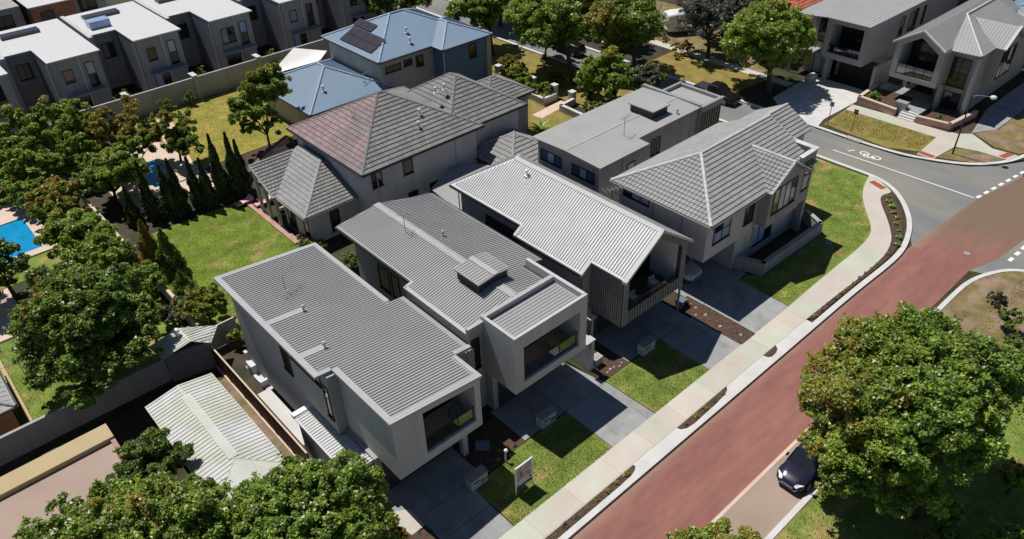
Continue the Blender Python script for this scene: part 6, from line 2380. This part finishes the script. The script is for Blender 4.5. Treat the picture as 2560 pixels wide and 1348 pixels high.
tree("leafy shrub low before the tall green clump at the left", (7.2, 73.6), round_crown(7.2, 73.4, 1.6, 2.0, 2.0, 1.5, 9, 75, .5), 15000, .18, ("leaf_bright", "leaf_orange", "leaf_mid"), 0.03, .1, "shrub", "shrub", seed=75)
tree("dark shrub at the left edge beyond the pool deck", (6.9, 78.0), round_crown(4.6, 79.4, 2.0, 2.4, 2.2, 1.9, 10, 76, .5), 16000, .2, ("leaf_dark", "leaf_orange", "leaf_mid"), 0.00, .12, "shrub", "shrub", seed=76)
tree("golden brown feathery tree above the half hidden pool", (15.6, 74.4), [(13.4+i*.7, 74.8+(i % 2)*1.5, 2.6+((i*5) % 4)*.65, 1.15, 1.9) for i in range(9)], 52000, .15, ("leaf_bronze", "leaf_orange", "leaf_mid"), .22, .14, seed=12)
tree("airy yellow green tree hiding most of the half hidden pool", (16.2, 72.2), [(16.4, 73.2, 3.1, 1.2, 1.4), (17.4, 73.9, 2.7, 1.0, 1.4), (15.4, 72.6, 2.6, 1.1, 1.3), (17.0, 72.4, 2.2, .9), (19.6, 74.6, 2.5, 1.0, 1.5)], 22000, .15, ("leaf_bright", "leaf_gold", "leaf_mid"), .06, .1, seed=77)
tree("rounded green tree in front of the half hidden pool", (13.0, 69.6), round_crown(13.4, 69.4, 2.7, 3.0, 2.9, 2.3, 14, 15, .42), 70000, .15, ("leaf_bright", "leaf_bronze", "leaf_mid"), .02, .15, seed=13)
tree("upright shrub with rusty tips behind the cypress row", (20.6, 73.2), [(19.4, 73.4, 2.4, 1.2, 1.9), (20.4, 72.8, 3.2, 1.2, 2.0), (21.4, 72.4, 2.8, 1.1, 1.9), (22.2, 73.2, 3.0, 1.0, 1.9), (20.2, 72.0, 1.8, 1.3, 1.5), (21.4, 71.0, 1.8, 1.2, 1.5)], 32000, .17, ("leaf_mid", "leaf_orange"), .14, .12, "shrub", "shrub", seed=14)
tree("slim open tree with bare trunk beside the garden steps", (27.8, 67.9), [(29.7, 70.4, 5.8, 1.9), (31.2, 71.2, 6.1, 1.5), (28.4, 70.6, 5.2, 1.7), (27.2, 69.6, 4.4, 1.5), (30.6, 69.8, 5.0, 1.3), (28.2, 69.2, 3.6, 1.2), (26.8, 70.4, 4.8, 1.3), (26.6, 68.6, 3.0, 1.1), (28.9, 68.6, 2.6, .9), (25.9, 69.4, 3.8, 1.0)], 70000, .16, ("leaf_bright", "leaf_gold", "leaf_mid"), .16, .13, seed=15, sub=10)
# cypress row
def cone_plant(label, x, y, h, r0, n, mats, name, cat, group, seed, leaf=.16, tip=.0, lean=(0, 0)):
    r_ = np.random.default_rng(seed)
    root = thing(name, label, cat, (x, y, 0), group)
    t = r_.uniform(0, 1, n)**1.25
    prof = r0*np.minimum(1.0, (1.02-t)*1.35)*(.82+.3*np.sin(t*17+r_.uniform(0, 6)))**.5
    a = r_.uniform(0, 6.283, n)
    lump = 1+.16*np.sin(a*5+t*9)+.1*np.sin(a*3-t*14)
    rad = prof*lump*r_.uniform(.62, 1.02, n)
    P = np.stack([x+lean[0]*t+rad*np.cos(a), y+lean[1]*t+rad*np.sin(a), .12+t*h], 1)
    Nn = np.stack([np.cos(a), np.sin(a), np.full(n, .25)], 1)+r_.normal(0, .45, (n, 3))
    V, F = leaf_quads(P, Nn, leaf, r_)
    mi = (r_.uniform(0, 1, n) < tip).astype(int) if len(mats) > 1 else None
    npmesh("crown", V, F, list(mats), root, mi)
    mb = MB()
    mb.tube([(x, y, -.05), (x+lean[0]*.6, y+lean[1]*.6, h*.8)], [.09, .03], 6)
    mb.build("trunk", "bark", root)
    return root
cyp = [(13.2, 64.8, 4.6), (14.5, 64.2, 5.2), (15.7, 63.8, 4.9), (16.9, 63.5, 5.5), (18.1, 63.2, 5.8), (19.3, 63.0, 6.0), (20.5, 62.8, 6.0), (21.6, 62.8, 6.2), (22.8, 62.9, 5.4)]
ords = ["first", "second", "third", "fourth", "fifth", "sixth", "seventh", "eighth", "last"]
for i, (x, y, h) in enumerate(cyp):
    cone_plant("dark pencil cypress, %s in the row counted from the boundary wall" % ords[i], x+((i*37) % 5-2)*.12, y+((i*23) % 5-2)*.15, h*(.80+.07*((i*29) % 5)), .62+.06*((i*13) % 4), 11000, ("leaf_cypress", "leaf_dark"), "cypress_tree", "cypress", "row of pencil cypresses", 300+i, .17, .22)
cone_plant("golden conifer beside the boundary wall and back lawn", 11.6, 56.6, 4.6, 1.0, 9000, ("leaf_gold", "leaf_orange"), "conifer_tree", "conifer", None, 330, .17, .4)
cone_plant("dark green conifer pressed against the golden one by the back lawn", 12.4, 55.0, 4.2, 1.05, 10000, ("leaf_dark", "leaf_mid"), "conifer_tree", "conifer", None, 331, .17, .3)
cone_plant("small dark conifer at the back lawn's corner by the boundary wall", 12.0, 51.9, 2.1, .85, 4000, ("leaf_dark", "leaf_mid"), "conifer_tree", "conifer", None, 332, .16, .4)
tree("orange tipped round shrub behind the small cream shed", (11.9, 47.2), round_crown(11.8, 47.0, 1.6, 1.6, 1.7, 1.4, 9, 21, .5), 13000, .17, ("leaf_mid", "leaf_orange", "leaf_mid"), .2, .12, "shrub", "shrub", seed=16)
tree("pale dry shrub between the big dark tree and the orange shrub", (10.2, 49.0), round_crown(10.0, 49.0, .9, 1.2, 1.5, .9, 7, 22, .5), 6500, .17, ("leaf_grey", "leaf_orange"), .12, .08, "shrub", "shrub", seed=17)
tree("low shrubs spilling over the narrow boundary wall", (10.0, 54.0), round_crown(9.9, 53.6, 1.3, 1.2, 2.4, 1.1, 8, 23, .5), 10000, .18, G, 0.00, .08, "shrub", "shrub", seed=18)
# street trees at the top
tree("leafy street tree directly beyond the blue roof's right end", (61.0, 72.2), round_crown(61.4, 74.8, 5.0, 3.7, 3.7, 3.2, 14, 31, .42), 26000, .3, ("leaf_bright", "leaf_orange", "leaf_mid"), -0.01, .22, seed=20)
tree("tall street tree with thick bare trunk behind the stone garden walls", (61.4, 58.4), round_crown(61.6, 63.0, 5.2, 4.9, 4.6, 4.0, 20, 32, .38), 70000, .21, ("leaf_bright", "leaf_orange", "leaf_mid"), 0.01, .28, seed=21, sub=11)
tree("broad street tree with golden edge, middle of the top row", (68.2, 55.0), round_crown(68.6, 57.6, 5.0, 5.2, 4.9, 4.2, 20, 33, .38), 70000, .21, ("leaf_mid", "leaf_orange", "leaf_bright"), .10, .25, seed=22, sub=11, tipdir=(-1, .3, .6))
tree("smaller bright street tree in front of the golden edged one", (60.2, 50.6), round_crown(59.9, 52.5, 2.9, 3.2, 3.0, 2.6, 13, 34, .42), 24000, .24, ("leaf_bright", "leaf_orange", "leaf_mid"), 0.00, .18, seed=23)
tree("low grey green bush beside the flat roof's far corner", (64.2, 50.0), round_crown(64.0, 50.2, 1.9, 2.2, 2.2, 1.7, 9, 35, .5), 12000, .22, ("leaf_grey", "leaf_bronze", "leaf_mid"), .02, .12, "bush", "bush", seed=24)
tree("grey leafless looking tree by the white caravan", (78.6, 52.4), round_crown(79.0, 53.4, 4.0, 4.2, 4.2, 3.2, 16, 36, .36), 15000, .22, ("leaf_grey", "leaf_grey"), .0, .22, seed=25, shell=.3)
tree("grey bushy tree behind the bare one at the top", (83.5, 53.6), round_crown(84.5, 55.4, 3.4, 3.6, 3.6, 2.6, 12, 37, .4), 13000, .24, ("leaf_grey", "leaf_grey"), .0, .2, seed=26, shell=.35)
tree("big street tree casting shade on the far driveway beside the black pickup", (74.6, 41.2), round_crown(75.2, 43.0, 5.0, 5.4, 5.0, 4.2, 22, 38, .38), 70000, .21, ("leaf_bright", "leaf_orange", "leaf_mid"), 0.02, .3, seed=27, sub=11)
tree("dark trees at the top edge left of the far road", (57.0, 88), round_crown(58.5, 90, 4.0, 4.8, 4.2, 3.6, 14, 39, .42), 22000, .34, D, .03, .22, seed=28)
tree("dark leafy tree at the top edge right of the far road", (69.0, 80.0), round_crown(69.5, 80.5, 4.6, 4.6, 4.4, 3.8, 16, 40, .42), 26000, .32, D, .03, .25, seed=29)
tree("green tree at the top edge behind the golden edged street tree", (76.5, 68), round_crown(77, 69, 4.6, 4.6, 4.4, 3.8, 16, 41, .42), 24000, .32, G, 0.00, .25, seed=30)
tree("dark tree at the top edge above the caravan's left end", (73.5, 62.5), round_crown(74.0, 63.0, 3.4, 3.2, 3.2, 2.6, 11, 42, .42), 15000, .28, D, .03, .2, seed=31)
tree("green tree beside the terracotta roof at the top right", (84.2, 46.6), round_crown(84.4, 47.2, 3.6, 3.0, 2.8, 2.6, 11, 43, .42), 15000, .27, ("leaf_dark", "leaf_orange", "leaf_mid"), 0.01, .2, seed=32)
tree("leafy tree at the top between the terrace row and blue roof", (55.5, 97), round_crown(56.5, 99, 4.4, 4.2, 4.2, 3.4, 14, 44, .42), 18000, .36, D, .02, .22, seed=33)
tree("pale green shrub hanging over the street lamp side of the top trees", (64.6, 66.6), round_crown(64.8, 66.2, 2.4, 2.4, 2.4, 1.8, 9, 45, .48), 11000, .27, ("leaf_grey", "leaf_bronze", "leaf_mid"), .03, .14, "bush", "bush", seed=34)
# garden shrubs by the stone walls
sh_ = [(56.2, 58.4, 1.1, 1.0, "leafy shrub inside the corner of the L shaped stone wall", G), (55.6, 60.6, 1.2, 1.1, "leafy shrub in the middle of the stone walled garden", ("leaf_bright", "leaf_bronze", "leaf_mid")), (55.8, 63.2, 1.3, 1.2, "bright shrub at the far end of the stone walled garden", ("leaf_bright", "leaf_gold", "leaf_mid")),
       (57.6, 63.6, 1.1, 1.1, "dark shrub beside the short white capped pillar", D), (59.4, 59.6, 1.0, 1.2, "dark shaded shrub under the tall street tree", D), (57.8, 52.4, 1.3, 1.1, "dark shrub beside the pillar across the pink path", D), (56.4, 50.6, 1.2, 1.1, "dark shrub against the flat roofed house's back corner", D),
       (58.0, 49.0, 1.1, 1.2, "low shrub with reddish tips between the flat roof and street tree", ("leaf_mid", "leaf_orange")), (50.6, 60.6, 1.4, 1.0, "feathery shrub peeping over the big tiled roof's far end", ("leaf_grey", "leaf_bronze")), (58.6, 66.2, 1.2, 1.4, "yellowish shrub beyond the gate pillars", ("leaf_gold", "leaf_bronze", "leaf_bright"))]
for i, (x, y, z, r, lab, mt_) in enumerate(sh_):
    tree(lab, (x, y), round_crown(x, y, z*.75, r*1.2, r*1.2, z*.8, 6, 60+i, .5), 5200, .2, mt_, .06, .07, "shrub", "shrub", "shrubs of the front gardens", seed=60+i)
sh2 = [(18.2, 55.2, 0, 0, "", G)]
sm = [(22.05, 51.7, .5, .45, "small flowering shrub at the end of the brick edging", ("leaf_mid", "leaf_orange")), (22.0, 50.9, .55, .55, "pale small shrub beside the tiled wing's side door", ("leaf_grey", "leaf_mid")), (22.1, 49.6, .8, .8, "round green shrub at the corner of the tiled wing", ("leaf_mid", "leaf_bronze")),
      (24.0, 44.4, .9, .9, "bright yellow green shrub behind the gap between the first two houses", ("leaf_gold", "leaf_bright")), (23.0, 45.8, 1.0, .9, "dark shrub behind the nearest two houses", ("leaf_dark", "leaf_mid")), (26.0, 46.6, .9, .9, "dark shrub in the shade of the tiled house's tall wall", ("leaf_dark", "leaf_mid")),
      (24.2, 84.9, 1.2, .7, "thin shrub against the grey back wall by its first pier", ("leaf_mid", "leaf_gold")), (27.0, 85.4, 1.2, .5, "thin shrub against the grey back wall near its middle pier", ("leaf_mid", "leaf_bright")), (38.6, 85.6, 1.3, .8, "climbing shrub on the grey back wall near the shade sail", ("leaf_mid", "leaf_gold")), (42.4, 85.4, 1.3, .9, "leafy shrub on the grey back wall by the blue house", ("leaf_mid", "leaf_gold")),
      (21.4, 89.4, 1.6, .8, "slim courtyard shrub behind the wall before the first white terrace gap", ("leaf_mid", "leaf_bright")), (30.4, 89.4, 1.8, .7, "slim courtyard shrub behind the wall before the second terrace gap", ("leaf_mid", "leaf_bright")), (39.4, 89.3, 1.6, .7, "slim courtyard shrub behind the wall before the third terrace gap", ("leaf_mid", "leaf_bright")),
      (-.6, 61.2, 1.0, .9, "dark shrub on the pink paving at the left edge", ("leaf_dark", "leaf_mid")), (-.9, 55.6, .8, .7, "reddish shrub at the left edge of the paving", ("leaf_dark", "leaf_orange")), (-3.6, 40.2, 1.0, 1.0, "green shrub at the left edge before the peach roofed building", ("leaf_bright", "leaf_orange", "leaf_mid")),
      (51.6, 7.6, 1.3, .75, "small dark bush on the dry corner verge behind the big tree", ("leaf_dark", "leaf_mid")), (49.4, 6.6, .9, .7, "low green bush beside the small dark bush on the corner verge", ("leaf_mid", "leaf_grey")), (54.5, 9.4, .35, .8, "low green ground plant on the dry corner verge near the kerb", ("leaf_grey", "leaf_mid")),
      (58.2, 7.8, .4, 1.0, "low green ground plant at the photo's right edge on the corner verge", ("leaf_grey", "leaf_mid")), (11.1, 22.8, .6, .6, "orange brown shrub on the mulch at the bottom edge", ("leaf_orange", "leaf_gold")), (79.9, 31.8, .9, .7, "small green shrub in the raised bed across the street", ("leaf_mid", "leaf_bright")), (80.1, 25.0, .5, .5, "small low shrub right of the steps across the street", ("leaf_mid", "leaf_dark")),
      (77.0, 55.2, 1.0, 1.5, "yellow dry shrub beside the footpath across the side street", ("leaf_gold", "leaf_orange")), (38.9, 22.6, .25, .3, "tiny shrub at the house end of the mulch bed between driveways", ("leaf_grey", "leaf_bronze")), (11.0, 20.6, .4, .5, "small leafy shrub at the bottom edge beside the white fence", ("leaf_mid", "leaf_bronze")), (12.1, 43.4, 1.0, .4, "slim yellow green shrub in the corner behind the maroon fence", ("leaf_gold", "leaf_mid"))]
for i, (x, y, z, r, lab, mt_) in enumerate(sm):
    if lab.startswith("tiny shrub"):
        x, y = 38.0, 24.6
    tree(lab, (x, y), round_crown(x, y, z*.7, r*1.1, r*1.1, z*.75, 6, 90+i, .5), int(1500+2600*r), .15, mt_, .12, .05, "shrub", "shrub", seed=120+i)
# spiky palms
def palm(label, x, y, zc, R, n, seed, trunk=True, mat="leaf_bright"):
    root = thing("palm", label, "palm", (x, y, 0))
    rr_ = random.Random(seed)
    mb = MB()
    for k in range(n):
        a = 2.399*k
        el = .95-1.1*k/n
        l = R*rr_.uniform(.8, 1.1)
        c, s = math.cos(a), math.sin(a)
        prev = None
        for i in range(5):
            t = i/4
            rad = l*t*math.cos(el*(1-.3*t))
            z = zc+l*t*math.sin(el)-1.0*l*t*t*.35
            w = .10*(1-t)**.6+.01
            cur = ((x+c*rad-s*w, y+s*rad+c*w, z), (x+c*rad+s*w, y+s*rad-c*w, z), )
            if prev:
                mb.poly([prev[0], prev[1], cur[1], cur[0]])
            prev = cur
    mb.build("fronds", mat, root)
    mb = MB()
    mb.tube([(x, y, -.05), (x, y, zc)], [.16, .12], 7)
    mb.build("trunk", "bark", root)
palm("spiky bright green cycad beside the flat roofed house's back wall", 49.9, 52.0, .5, 1.9, 42, 5)
palm("feathery palm top showing over the big tiled roof before the blue roof", 34.6, 63.6, 3.4, 1.9, 26, 6, mat="leaf_grey")
